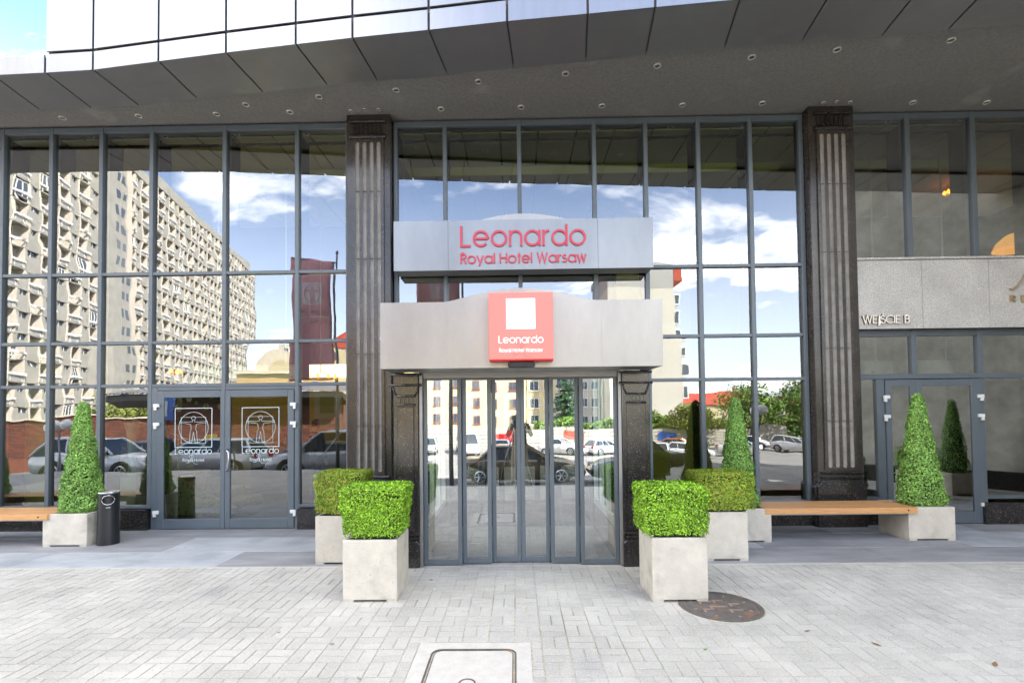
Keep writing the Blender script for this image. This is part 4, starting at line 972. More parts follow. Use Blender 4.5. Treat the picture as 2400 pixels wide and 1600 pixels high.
# ornate old house and a white block on the left
on = house('ornate_old_house', -58, -38, -112, -98, 10.8, 'old ochre house with arched pediment mirrored over the left double door', wall='ochre', cols=7, floors=4, wmat='window_white', roof=0, dz=3.4, ww=1.3, wh=2.1)
bx('cornice', 'stone_pale', on, -58.5, -37.5, -112.5, -97.3, 10.82, 11.5)
g = G(); g.prism_y([(-53.5, 11.52)]+[(-48.5+5*math.cos(R_(a)), 11.52+4.2*math.sin(R_(a))) for a in range(180, -1, -12)][1:-1]+[(-43.5, 11.52)], -98.6, -97.6); g.build('arched_pediment', 'stone_pale', on)
g = G(); g.prism_y([(-51, 11.53)]+[(-48.5+2.5*math.cos(R_(a)), 11.53+2.2*math.sin(R_(a))) for a in range(180, -1, -15)][1:-1]+[(-46, 11.53)], -97.58, -97.4); g.build('arched_panel', 'render_cream', on)
house('white_block', -66, -46, -150, -135, 22, 'plain white tower block mirrored beside the banner', wall='render_white', cols=5, floors=8, wmat='window_white', roof=0)
house('distant_house', 42, 62, -135, -120, 4.0, 'distant house with red roof mirrored above the trees on the right', cols=6, floors=2, roof=3.2)
house('distant_house', 66, 84, -140, -122, 3.0, 'distant low house mirrored right of the red roofed one', wall='render_white', cols=5, floors=2, roof=2.0)

# --- old brick shed with overhanging dark roof, and brick yard wall
def brick_face(root, x0, x1, y, z0, z1, name='brick_courses', bw=.26, bh=.075):
    g = G(); r = 0; z = z0
    while z < z1-.01:
        x = x0-(bw/2 if r % 2 else 0)
        while x < x1:
            a, b = max(x+.005, x0), min(x+bw-.005, x1)
            if b-a > .03: g.box(a, b, y, y+rnd.uniform(.008, .016), z+.004, min(z+bh-.004, z1), rnd.randrange(2), skip='kbt'[:1])
            x += bw
        z += bh; r += 1
    g.build(name, ['brick_red', 'brick_dark'], root, kind='stuff')
sh = empty('brick_shed', (-16, -19.5, -1.1), 'old red brick shed with dark overhanging corrugated roof mirrored in the left glazing', 'shed')
bx('wall', 'brick_dark', sh, -19.6, -9.4, -24, -19.02, -2.3, 2.7)
brick_face(sh, -19.6, -9.4, -19.018, -1.3, 2.7, bw=.30, bh=.10)
g = G(); n = 60
for i in range(n):
    xa = -21.4+12.6*i/n; xb = -21.4+12.6*(i+.5)/n; xc = -21.4+12.6*(i+1)/n
    g.face([(xa, -17.9, 2.9), (xb, -17.9, 2.96), (xb, -24.6, 3.7), (xa, -24.6, 3.64)]); g.face([(xb, -17.9, 2.96), (xc, -17.9, 2.9), (xc, -24.6, 3.64), (xb, -24.6, 3.7)])
g.build('corrugated_roof', 'pole_grey', sh)
g = G(); g.prism_x([(-18.0, 2.55), (-19.0, 2.2), (-19.0, 2.7), (-18.0, 2.88)], -21.2, -8.9); g.build('eaves', 'rubber_black', sh)
yw = empty('brick_yard_wall', (-27, -30, -2), 'red brick yard wall topped by olive bushes mirrored at the lower left', 'wall')
bx('wall', 'brick_red', yw, -48, -19.8, -30.4, -30.02, -2.3, 1.6); brick_face(yw, -40, -20, -30.018, -1.2, 1.6, bw=.4, bh=.12); bx('coping', 'stone_pale', yw, -48, -19.8, -30.5, -29.9, 1.61, 1.72)
hb = empty('site_hoarding', (4, -52, -2.25), 'pale ribbed site hoarding mirrored behind the parked cars', 'fence')
for i in range(20):
    x = -16+i*2.4; q = bx('panel', 'hoarding', hb, x, x+2.38, -52.05, -52, -2.25, -.1)
    for k in range(5): bx('rib', 'hoarding', q, x+.02, x+2.36, -51.999, -51.95, -2.0+k*.4, -1.85+k*.4)
for k, (xx, mm) in enumerate(((16.5, 'sign_blue'), (-2.0, 'lamp_red'), (5.5, 'roof_red'))): bx('poster', mm, hb, xx, xx+2.0, -51.93, -51.91, -1.4, -.5)
oc = empty('orange_container', (33, -62, -2.25), 'long orange site container mirrored among the bushes on the right', 'container')
bx('box', 'orange_paint', oc, 27, 39, -64, -61, -2.1, .2)
for i in range(24): bx('rib', 'orange_paint', oc, 27.1+i*.5, 27.3+i*.5, -60.999, -60.94, -2.0, .1)

# --- trees
def tree(name, x, y, z0, h, r, mat, label, seed, n=2600, trunk=.3, size=.16, grp='trees across the street', conifer=False, cat='tree', flat=.8):
    rg = np.random.default_rng(seed); root = empty(name, (x, y, z0), label, cat, grp)
    hb = z0+h*(.12 if conifer else .32)
    G().tube([(x, y, z0-.2), (x+.05*h*.1, y, z0+h*.4), (x, y, z0+h*.8)], h*.03, 8, r1=h*.008).build('trunk', 'bark', root)
    g = G(); P = []; Nn = []
    if conifer:
        for k in range(26):
            u = k/26; zc = hb+(z0+h-hb)*u; rad = r*(1-u)**.9+.1
            for j in range(7):
                a = rg.uniform(0, 6.28); L_ = rad*rg.uniform(.8, 1.1); m = int(n/(26*7)*(1.6-u)+4)
                t = rg.uniform(.15, 1, m); P.append(np.stack([x+np.cos(a)*L_*t, y+np.sin(a)*L_*t, zc-.22*L_*t], 1)+rg.normal(0, .07*r*.6, (m, 3))*np.array([1, 1, .5]))
                g.tube([(x, y, zc), (x+math.cos(a)*L_*.8, y+math.sin(a)*L_*.8, zc-.18*L_)], .03, 5)
    else:
        nc = 34; zc0 = (hb+z0+h)/2; hz = (z0+h-hb)/2
        for k in range(nc):
            d = rg.normal(0, 1, 3); d /= np.linalg.norm(d); rr = rg.uniform(.25, 1.0)**.5
            c = np.array([x+d[0]*r*rr*.82, y+d[1]*r*rr*.82, zc0+d[2]*hz*rr*.85]); cr = r*rg.uniform(.22, .4)
            m = n//nc; e = rg.normal(0, 1, (m, 3)); e /= np.linalg.norm(e, axis=1)[:, None]; P.append(c+e*cr*rg.uniform(.55, 1.05, (m, 1))*np.array([1, 1, flat]))
            if k < 10: g.tube([(x, y, z0+h*.3+.3*k/10*h), tuple(c)], h*.01, 5, r1=h*.004)
    P = np.concatenate(P); Nn = P-np.array([x, y, (hb+z0+h)/2]); Nn /= np.linalg.norm(Nn, axis=1)[:, None]+1e-6; Nn[:, 2] += .4
    g.build('limbs', 'bark', root); leaf_mesh('crown', P, Nn, size, mat, root, seed); return root
Lz = -2.25
for i, (x, y, h, r, mm, nm, lb) in enumerate([
    (24.5, -47, 7.6, 4.2, 'leaf_tree', 'leafy_tree', 'big bright green tree mirrored in the lower right pane'),
    (28.5, -52, 6.6, 3.4, 'leaf_tree', 'leafy_tree', 'green tree right of the big one mirrored near the right column'),
    (20.0, -52, 5.2, 2.8, 'leaf_tree_olive', 'leafy_tree', 'olive green tree mirrored behind the conical evergreen'),
    (16.6, -55, 4.6, 2.4, 'leaf_tree', 'leafy_tree', 'small green tree mirrored right of the blank gable'),
    (33, -50, 8.0, 4.0, 'leaf_tree', 'leafy_tree', 'dark green tree mirrored behind the right column'),
    (38, -60, 7.0, 4.0, 'leaf_tree_olive', 'leafy_tree', 'distant olive tree mirrored at the right'),
    (-29, -34.5, 6.3, 3.0, 'leaf_tree_olive', 'leafy_tree', 'olive bushy tree above the brick wall mirrored at the far left'),
    (-24, -34, 6.2, 2.8, 'leaf_tree_olive', 'leafy_tree', 'olive bushy tree beside the brick shed mirrored at the left'),
    (-34, -36, 6.0, 3.0, 'leaf_tree_olive', 'leafy_tree', 'olive bushy tree at the left end of the brick wall')]):
    tree(nm, x, y, Lz, h, r, mm, lb, 40+i, size=.15 if y > -50 else .18)
tree('spruce_tree', 6.8, -62, Lz, 10.8, 2.6, 'leaf_conifer', 'tall spruce mirrored in the right sliding doors', 60, n=4200, conifer=True, size=.2, trunk=.2)
def far_hedge(x0, x1, y, h, label, seed, mat='leaf_tree', n=5000):
    rg = np.random.default_rng(seed); P = np.stack([rg.uniform(x0, x1, n), y+rg.normal(0, .5, n), Lz+h*np.sqrt(rg.uniform(0, 1, n))], 1); P[:, 2] += .25*np.sin(P[:, 0]*1.3)
    root = empty('hedge_row', ((x0+x1)/2, y, Lz), label, 'hedge'); leaf_mesh('foliage', P, np.tile([0, .4, .8], (n, 1)), .16, mat, root, seed)
    bx('shade_core', 'leaf_gap_shade', root, x0, x1, y-.35, y+.3, Lz, Lz+h*.7)
far_hedge(2.0, 15, -53.5, 3.0, 'bright hedge above the hoarding mirrored in the right sliding doors', 71)
far_hedge(16, 40, -58, 3.0, 'green hedge mirrored behind the cars on the right', 72, n=7000)

# --- cars
def car(kind, colr, loc, rz, label, taxi=False):
    key = 'car_'+'_'.join(str(int(c*1000)) for c in colr)
    if key not in MATS: pm(key, colr, .25, .2, coat=.6)
    S = {'sedan': (4.6, .88, 1.43), 'hatch': (3.95, .85, 1.48), 'mpv': (4.4, .90, 1.62), 'wagon': (4.6, .88, 1.48), 'van': (4.9, .96, 1.98)}[kind]
    Ln, hw, Ht = S; x0, x1 = -Ln/2, Ln/2
    root = empty('parked_car', loc, label, 'car', 'cars across the street', rz=rz)
    gz = .95 if kind != 'van' else 1.1
    hood = .30 if kind not in ('van', 'mpv') else .20
    st = [(x0, .80, .42, .62), (x0+.06, .93, .30, .86), (x0+.25, .985, .24, gz-.02), (x0+1.0, 1, .22, gz), (0, 1, .22, gz-.01), (x1-hood*Ln-.15, 1, .22, gz-.02), (x1-hood*Ln*.5, .985, .23, gz-.12), (x1-.25, .95, .26, gz-.24), (x1-.06, .88, .32, gz-.36), (x1, .74, .42, .52)]
    V = []; F = []
    for x, k, zl, zb in st:
        h = hw*k
        V += [(x, s*a, z) for s, a, z in ((-1, h*.55, zb+.015), (-1, h*.93, zb), (-1, h, zb-.10), (-1, h*1.0, (zl+zb)/2-.02), (-1, h*.97, zl+.06), (-1, h*.85, zl), (1, h*.85, zl), (1, h*.97, zl+.06), (1, h*1.0, (zl+zb)/2-.02), (1, h, zb-.10), (1, h*.93, zb), (1, h*.55, zb+.015))]
    n = 12
    for i in range(len(st)-1):
        for k in range(n): F.append((i*n+k, i*n+(k+1) % n, (i+1)*n+(k+1) % n, (i+1)*n+k))
    F += [tuple(range(n-1, -1, -1)), tuple((len(st)-1)*n+k for k in range(n))]
    g = G(); g.poly(V, F); body = g.build('body', key, root, local=True, smooth=True)
    body.data.polygons.foreach_set('use_smooth', [True]*len(body.data.polygons))
    xr0 = {'sedan': x0+.75, 'hatch': x0+.12, 'mpv': x0+.10, 'wagon': x0+.12, 'van': x0+.06}[kind]; xr1 = {'sedan': x0+1.35, 'hatch': x0+.55, 'mpv': x0+.40, 'wagon': x0+.45, 'van': x0+.2}[kind]
    xf0 = x1-hood*Ln-.0; xf1 = xf0-{'van': .55, 'mpv': .85}.get(kind, .75); b0, b1 = hw*.93, hw*.74
    B = [(xr0, -b0), (xf0, -b0), (xf0, b0), (xr0, b0)]; T = [(xr1, -b1), (xf1, -b1), (xf1, b1), (xr1, b1)]; zb = gz-.02; zt = Ht-.05
    g = G(); V = [(*p, zb) for p in B]+[(*p, zt) for p in T]; g.poly(V, [(0, 1, 5, 4), (1, 2, 6, 5), (2, 3, 7, 6), (3, 0, 4, 7)]); gh = g.build('windows', 'car_glass', root, local=True)
    g = G(); V = [(*p, zt) for p in T]+[((p[0]-(xr1+xf1)/2)*.86+(xr1+xf1)/2, p[1]*.8, Ht) for p in T]; g.poly(V, [(0, 1, 5, 4), (1, 2, 6, 5), (2, 3, 7, 6), (3, 0, 4, 7), (4, 5, 6, 7)]); g.build('roof', key, root, local=True, smooth=True)
    g = G()
    for (p, q) in zip(B, T): g.tube([(p[0], p[1]*1.005, zb), (q[0], q[1]*1.005, zt+.01)], .045, 6)
    for s in (-1, 1):
        for f in ((.42, .70) if kind != 'sedan' else (.46,)):
            xa = xr0+(xf0-xr0)*f; xb = xr1+(xf1-xr1)*f; g.tube([(xa, s*b0*1.004, zb), (xb, s*b1*1.004, zt)], .03, 6)
        g.tube([(xr1, s*b1, zt), (xf1, s*b1, zt)], .04, 6)
    g.build('pillars', key, root, local=True)
    wr = .32
    for xw in (x0+.80, x1-.85):
        for s in (-1, 1):
            y = s*(hw-.10)
            g = G(); V = []; m = 22
            for yy, rr in ((y-.10, wr*.92), (y-.09, wr), (y+.09, wr), (y+.10, wr*.92)):
                for k in range(m): a = 2*math.pi*k/m; V.append((xw+rr*math.cos(a), yy, wr+rr*math.sin(a)))
            g.poly(V, [(i*m+k, (i+1)*m+k, (i+1)*m+(k+1) % m, i*m+(k+1) % m) for i in range(3) for k in range(m)]+[tuple(range(m)), tuple(range(4*m-1, 3*m-1, -1))])
            wh = g.build('wheel', 'tyre', root, local=True); yo = y+s*.102
            g = G(); g.tube([(xw+.2*math.cos(R_(a)), yo, wr+.2*math.sin(R_(a))) for a in range(0, 360, 24)], .025, 5, closed=True)
            for a in range(0, 360, 60): g.tube([(xw, yo, wr), (xw+.19*math.cos(R_(a)), yo, wr+.19*math.sin(R_(a)))], .022, 5)
            g.build('rim', 'rim_alloy', wh, local=True)
            g = G(); V = []
            for k in range(13): a = math.pi*k/12; V += [(xw+.41*math.cos(a), s*(hw+.004), wr-.03+.41*math.sin(a)), (xw+.33*math.cos(a), s*(hw+.006), wr-.03+.33*math.sin(a))]
            g.poly(V, [(2*i, 2*i+2, 2*i+3, 2*i+1) for i in range(12)]); g.build('wheel_arch', 'rubber_black', root, local=True)
    for s in (-1, 1):
        G().box(x1-.24, x1-.05, s*hw*.62-.17, s*hw*.62+.17, .60, .73).build('headlight', 'lamp_clear', root, local=True)
        G().box(x0+.0, x0+.16, s*hw*.72-.13, s*hw*.72+.13, .68, .88).build('tail_light', 'lamp_red', root, local=True)
        g = G(); g.box(xf0-.35, xf0-.2, s*(hw+.02)-.09, s*(hw+.02)+.09, gz-.02, gz+.12); g.build('wing_mirror', key, root, local=True)
    G().box(x0-.01, x0+.1, -.26, .26, .45, .56).build('number_plate', 'paint_white', root, local=True)
    if taxi: G().box(-.25, .0, -.28, .28, Ht+.0, Ht+.13).build('roof_sign', 'lamp_yellow', root, local=True)
    return root
PI = math.pi
car('mpv', (.46, .47, .50), (-6.1, -9.9, road_z(-9.9)), PI, 'grey people carrier mirrored right of the left double door')
car('wagon', (.62, .62, .62), (-12.6, -13.2, road_z(-13.2)), PI, 'silver taxi estate mirrored in the left double door', taxi=True)
car('sedan', (.30, .30, .32), (-9.4, -15.6, road_z(-15.6)), PI, 'dark saloon behind the silver taxi mirrored in the left door', taxi=True)
car('hatch', (.62, .64, .66), (-14.8, -10.4, road_z(-10.4)), 0, 'white hatchback mirrored left of the double door')
car('hatch', (.04, .10, .22), (-16.8, -14.4, road_z(-14.4)), PI, 'blue hatchback mirrored left of the double door behind the white one')
car('sedan', (.12, .09, .05), (.2, -15.0, road_z(-15.0)), 0, 'black saloon taxi mirrored in the middle of the sliding doors', taxi=True)
car('sedan', (.02, .022, .025), (5.0, -15.4, road_z(-15.4)), PI, 'black saloon mirrored in the right sliding door')
car('wagon', (.45, .46, .48), (-5.6, -15.9, road_z(-15.9)), 0, 'silver estate mirrored in the left sliding door')
lot = [('van', (.72, .73, .75), -4.6, -44, 1.4, 'white van in the car park mirrored in the left sliding door'), ('hatch', (.20, .28, .42), -1.2, -44, 1.6, 'blue grey car in the car park mirrored in the middle of the sliding doors'),
 ('sedan', (.70, .70, .68), 4.3, -43, .6, 'white saloon in the car park mirrored in the right sliding doors'), ('hatch', (.75, .75, .73), 8.4, -44, -.5, 'white hatchback in the car park mirrored beside the right post'),
 ('mpv', (.03, .06, .22), 9.8, -36, 1.2, 'dark blue car mirrored in the glass right of the porch'), ('hatch', (.72, .72, .74), 11.8, -35, 1.9, 'white hatchback mirrored in the glass right of the porch'),
 ('hatch', (.55, .14, .04), 16.2, -43, .4, 'orange hatchback mirrored left of the conical evergreen'), ('sedan', (.66, .67, .68), 14.6, -37.5, .3, 'pale saloon mirrored low behind the cube shrubs'),
 ('mpv', (.74, .74, .72), 23.5, -44, .5, 'white people carrier mirrored in the lower right pane'), ('sedan', (.6, .61, .6), 20.6, -40, .3, 'pale silver saloon mirrored in the lower right pane'),
 ('wagon', (.68, .68, .66), 26.5, -40, .9, 'white estate mirrored beside the right column'), ('hatch', (.30, .31, .33), -8.2, -43, 1.5, 'grey hatchback in the car park mirrored at the left sliding door')]
for k, colr, x, y, rz, lb in lot: car(k, colr, (x, y, Lz), rz, lb)

# --- banners, globe lamps, parking sign
def banner(x, y, zg, label):
    root = empty('banner_flag', (x, y, zg), label, 'banner', 'hotel banners on poles')
    G().lathe([(.05, zg), (.04, zg+3), (.03, 6.25), (.03, 6.27)], x, y, 12).build('pole', 'pole_grey', root, smooth=True)
    G().lathe([(.0, 6.27), (.045, 6.31), (.05, 6.35), (.0, 6.43)], x, y, 12).build('finial', 'pole_grey', root, smooth=True)
    G().tube([(x, y, 6.05), (x-1.25, y, 6.22)], .018, 6).build('arm', 'pole_grey', root)
    nx, nz = 12, 22; w_, zt, zb_ = 1.22, 6.08, 2.75
    def S(u, v, o=0):   # u from pole 0..1, v from top 0..1
        bow = .10*math.sin(u*5+v*3)*(.3+v)+.06*math.sin(v*7)
        return (x-.07-u*(w_+.03*math.sin(v*5))-.0, y+bow+o, zt+(.16*u)*(1-v)-v*(zt-zb_))
    g = G(); V = [S(i/nx, j/nz) for j in range(nz+1) for i in range(nx+1)]
    g.poly(V, [(j*(nx+1)+i, j*(nx+1)+i+1, (j+1)*(nx+1)+i+1, (j+1)*(nx+1)+i) for j in range(nz) for i in range(nx)]); fl = g.build('flag', 'banner_plum', root, smooth=True)
    sm = fl.modifiers.new('thick', 'SOLIDIFY'); sm.thickness = .004
    def patch(u0, u1, v0, v1, nm, mt, o=.008):
        g = G(); m = 6; V = [S(u0+(u1-u0)*i/m, v0+(v1-v0)*j/m, o) for j in range(m+1) for i in range(m+1)]
        g.poly(V, [(j*(m+1)+i, j*(m+1)+i+1, (j+1)*(m+1)+i+1, (j+1)*(m+1)+i) for j in range(m) for i in range(m)]); return g.build(nm, mt, fl, smooth=True)
    patch(.20, .68, .18, .36, 'white_square', 'banner_pale')
    g = G()
    for P in [arc(.5, .5, .4, 0, 360, 24)]+figure_strokes():
        pts = [S(.20+.48*(1-p[0]), .36-.18*p[1], .014) for p in P]; g.tube(pts, .008, 4)
    g.build('emblem', 'banner_plum', fl)
    for txt, u0, u1, vb, cap in (('Leonardo', .10, .84, .44, .05), ('Hotels', .34, .66, .50, .028)):
        lay, wd = word_layout(txt); g = G()
        for ch, ox in lay:
            for stk in GL[ch][1]: g.tube([S(u0+(u1-u0)*(ox+p[0])/wd, vb-cap*p[1], .014) for p in stk], .009 if cap > .04 else .006, 4)
        g.build('lettering', 'banner_pale', fl)
    patch(.06, .94, .455, .462, 'rule', 'banner_pale', .009)
    return root
for bx_0, lb in ((-5.85, 'plum banner on a pole mirrored left of the left column'), (-1.62, 'plum banner on a pole mirrored in the gap between the two signs')):
    bo = banner(bx_0, -8.75, 0, lb); bo.location.z = -.36; bo.scale = (1.16, 1.16, 1.16)
def globe_lamp(x, y, zg, zt, label):
    root = empty('globe_lamp', (x, y, zg), label, 'street lamp', 'twin globe lamps')
    G().lathe([(.09, zg), (.05, zg+.2), (.035, zg+.4), (.03, zt-.18)], x, y, 12).build('post', 'pole_grey', root, smooth=True)
    G().tube([(x-.2, y, zt-.19), (x, y, zt-.23), (x+.2, y, zt-.19)], .022, 6).build('crossarm', 'pole_grey', root)
    for s in (-1, 1): G().lathe([(.17*math.sin(R_(a))+.001, zt-.17*math.cos(R_(a))) for a in range(0, 181, 15)], x+s*.2, y, 16, cap=False).build('globe', 'globe', root, smooth=True)
globe_lamp(-14.6, -8.5+.2, -.3, 1.45, 'twin white globe lamp mirrored at the far left pane'); globe_lamp(7.9, -9.0, -.35, 1.75, 'twin white globe lamp mirrored left of the right column')
psg = empty('parking_sign', (-13.9, -12.5, -.7), 'blue parking sign mirrored behind the left conical evergreen', 'sign')
G().lathe([(.03, -.7), (.03, 2.3)], -13.9, -12.5, 8).build('post', 'steel', psg); bx('plate', 'sign_blue', psg, -14.3, -13.5, -12.46, -12.44, 1.5, 2.4)
g = G()
for stk in GL['P'][1]: g.tube([(-13.72-.45*p[0], -12.43, 1.65+.6*p[1]) for p in stk], .04, 5)
g.build('letter', 'paint_white', psg)
# ------------------------------------------------------------------ lobby behind the glass
pm('ceiling_tile', (0.72, 0.73, 0.60), 0.8, var=.06, scale=3); pm('ceiling_gap', (0.04, 0.04, 0.035), .9)
pm('wall_olive', (0.50, 0.42, 0.12), 0.8, var=.08, scale=1); pm('wall_yellow', (0.60, 0.40, 0.07), 0.8, var=.15, scale=5, stretch=(.5, 1, 6))
pm('wall_dark', (0.12, 0.115, 0.10), 0.9, var=.1, scale=2); pm('lobby_stone', (0.10, 0.10, 0.095), 0.25, var=.15, scale=3)
pm('bulkhead', (0.82, 0.84, 0.50), 0.7); pm('stair_stone', (0.36, 0.35, 0.22), 0.6, spots=[((.12, .11, .07), 30, .6)], var=.15, scale=6)
pm('air_curtain', (0.62, 0.70, 0.70), 0.4); pm('lamp_warm', (1, .6, .2), .5, emit=(1.0, .20, .015), es=1.6); pm('shade_warm', (.8, .5, .15), .7, emit=(1.0, .42, .06), es=.16)
pm('petal', (0.80, 0.79, 0.74), .6); pm('bud_green', (0.30, 0.50, 0.03), .5); pm('panel_green', (0.34, 0.33, 0.10), .6)
pm('light_panel', (.9, .9, .8), .5, emit=(1.0, .86, .55), es=.7)
bx('lobby_floor', 'lobby_stone', None, -12.9, -1.165, .281, 9.0, -.01, .004, kind='structure'); bx('lobby_floor', 'lobby_stone', None, -1.16, 12.9, .281, 9.0, -.01, .004, kind='structure')
bx('lobby_back_wall', 'wall_dark', None, -12.9, 12.9, 7.6, 7.8, 0, 6.25, kind='structure')
bx('lobby_side_wall', 'wall_dark', None, -13.1, -12.9, -.0, 7.8, 0, 6.25, kind='structure'); bx('lobby_side_wall', 'wall_dark', None, 12.9, 13.1, 1.2, 7.8, 0, 6.25, kind='structure')
bx('facade_end_wall', 'stucco', None, 9.97, 13.6, -.12, .2, 0, 6.25, kind='structure'); bx('facade_end_wall', 'stucco', None, -13.1, -10.36, -.12, .2, 0, 6.25, kind='structure')
ce = bx('lobby_ceiling', 'ceiling_gap', None, -12.88, 12.88, .1, 1.2, 6.13, 6.25, kind='structure')
ce2 = bx('lobby_ceiling', 'ceiling_gap', None, -12.88, 12.88, 1.24, 7.6, 6.02, 6.25, kind='structure')
bx('bulkhead', 'bulkhead', ce2, -12.88, 12.88, 1.20, 1.239, 5.96, 6.129)
tA = {}
def tile(x, y0, y1, z, par):
    k = round(y1-y0, 3)
    if k not in tA:
        o = G().box(-.286, .286, -k/2+.004, k/2-.004, 0, .02).build('ceiling_tile', 'ceiling_tile', par, local=True); tA[k] = o
    else: o = tA[k].copy(); COL.objects.link(o); o.parent = par
    o.location = (x, (y0+y1)/2, z)-wloc(par) if False else Vector((x, (y0+y1)/2, z))-wloc(par)
for i in range(-17, 18):
    x = i*.6+.1
    tile(x, .105, .27, 6.105, ce); tile(x, .37, 1.19, 6.105, ce); tile(x, 1.245, 2.43, 5.985, ce2); tile(x, 2.44, 3.625, 5.985, ce2)
for i in range(-34, 36): bx('air_vent', 'ceiling_gap' if i % 2 else 'wall_dark', ce, i*.3+.02, i*.3+.28, .28, .36, 6.108, 6.128)
for x in XL[1:]+XM[:-1]+XR[1:-1]: 
    bx('steel_fin', 'ceiling_gap', H, x-.028, x+.028, .092, .36, (.32 if x not in (-4.47, -1.052, .093, 1.244) else 2.62), 6.10)
# partitions
for x, n_, m_ in ((-1.93, 'partition', 'wall_olive'), (4.75, 'partition', 'wall_olive')): bx('lobby_partition', m_, None, x-.08, x+.08, .37, 4.2, 2.7, 5.96, kind='structure')
bx('lobby_partition', 'wall_yellow', None, -6.9, -2.2, 4.2, 4.35, 0.005, 2.75, kind='structure'); bx('lobby_partition', 'wall_olive', None, 2.2, 4.7, 3.2, 3.35, .005, 5.96, kind='structure')
bx('lobby_panel', 'panel_green', None, -8.05, -7.28, .42, .50, .005, 3.0, kind='structure')
def lit_lamp(name, x, y, z, label, n=9, r=.22):
    root = empty(name, (x, y, z), label, 'lamp', 'lit lobby lamps')
    G().tube([(x, y, z+.1), (x, y, 5.95)], .01, 6).build('rod', 'brass', root)
    G().tube([(x+r*math.cos(R_(a)), y+r*math.sin(R_(a)), z) for a in range(0, 360, 20)], .012, 6, closed=True).build('ring', 'brass', root)
    for k in range(n):
        a = 2*math.pi*k/n; g = G(); g.lathe([(.001, z+.02), (.03, z+.045), (.028, z+.07), (.001, z+.11)], x+r*math.cos(a), y+r*math.sin(a), 8, cap=False); g.build('bulb', 'lamp_warm', root, smooth=True)
lit_lamp('chandelier', -4.0, 2.6, 2.45, 'small glowing orange chandelier behind the pane left of the column', r=.3)
lit_lamp('chandelier', -6.9, 2.2, 2.55, 'small glowing orange chandelier behind the left panes')
lit_lamp('chandelier', 8.25, 1.9, 5.75, 'glowing orange ceiling spotlight behind the upper right glass', n=3, r=.05)
ls = empty('pendant_lampshade', (9.62, 1.9, 4.7), 'glowing yellow pendant lampshade behind the upper right glass', 'lamp')
G().lathe([(.44, 4.72), (.38, 4.86), (.26, 4.98), (.22, 5.0), (.21, 5.0), (.25, 4.97), (.37, 4.86), (.43, 4.72)], 9.62, 1.9, 28, cap=False).build('shade', 'shade_warm', ls, smooth=True); G().tube([(9.62, 1.9, 5.1), (9.62, 1.9, 5.95)], .012, 6).build('rod', 'brass', ls)
rp_ = empty('reception_desk', (-4.4, 3.8, 0), 'dark reception desk with lit back panel seen through the left door', 'desk')
bx('counter', 'lobby_stone', rp_, -5.8, -3.0, 3.3, 3.6, .005, 1.08); bx('counter_top', 'stone_pale', rp_, -5.85, -2.95, 3.22, 3.66, 1.081, 1.12); bx('back_light', 'light_panel', rp_, -6.6, -2.4, 4.17, 4.199, 2.6, 2.9)
pc = empty('framed_poster', (-4.35, 4.1, 1.4), 'pale framed poster on the yellow wall behind the left glazing', 'poster')
bx('frame', 'stone_pale', pc, -4.75, -4.1, 4.15, 4.199, 1.35, 2.25); bx('picture', 'panel_green', pc, -4.62, -4.28, 4.145, 4.1495, 1.75, 2.15); letters('Leonardo', -4.7, -4.15, 1.55, .08, 4.14, .004, 'sign_red', pc, joined=True, name='lettering')
# stone stair with handrail
sr = empty('stone_stair', (-6.2, 1.2, 0), 'speckled stone stair with slanting handrail behind the left door', 'stair')
for k in range(7): bx('step', 'stair_stone', sr, -8.4, -5.05-k*.34, 1.1, 2.3, .006+k*.17, .17+k*.17)
g = G(); g.prism_y([(-4.9, .005), (-4.9, .12), (-7.6, 1.55), (-7.6, .005)], 1.02, 1.095); g.build('stringer', 'stair_stone', sr)
g = G(); g.tube([(-4.95, 1.04, 1.02), (-7.8, 1.04, 2.08)], .022, 8); g.build('handrail', 'steel', sr)
for k in range(4): x = -5.1-k*.8; G().tube([(x, 1.05, .15+(-4.9-x)*.53), (x, 1.05, 1.02+(-4.95-x)*.37)], .012, 6).build('baluster', 'steel', sr)
def curtain_unit(x0, x1, y, z0, z1, label):
    root = empty('air_curtain', ((x0+x1)/2, y, z0), label, 'air curtain', 'air curtains over the doors')
    G().prism_x([(y, z0), (y, z1-.03), (y+.04, z1), (y+.28, z1), (y+.32, z0)], x0, x1).build('housing', 'air_curtain', root, bevel=.025, seg=3)
    for x in (x0+.3, x1-.3): G().tube([(x, y+.15, z1), (x, y+.15, 5.9)], .014, 6).build('rod', 'hinge_white', root)
    for x in (x0+.12, x1-.16): bx('badge', 'wall_dark', root, x, x+.04, y-.003, y-.0005, z0+.04, z0+.06)
curtain_unit(-5.3, -3.55, .55, 2.30, 2.56, 'pale blue air curtain above the left double door'); curtain_unit(5.62, 7.36, .5, 2.26, 2.50, 'white air curtain hung above the second entrance door')
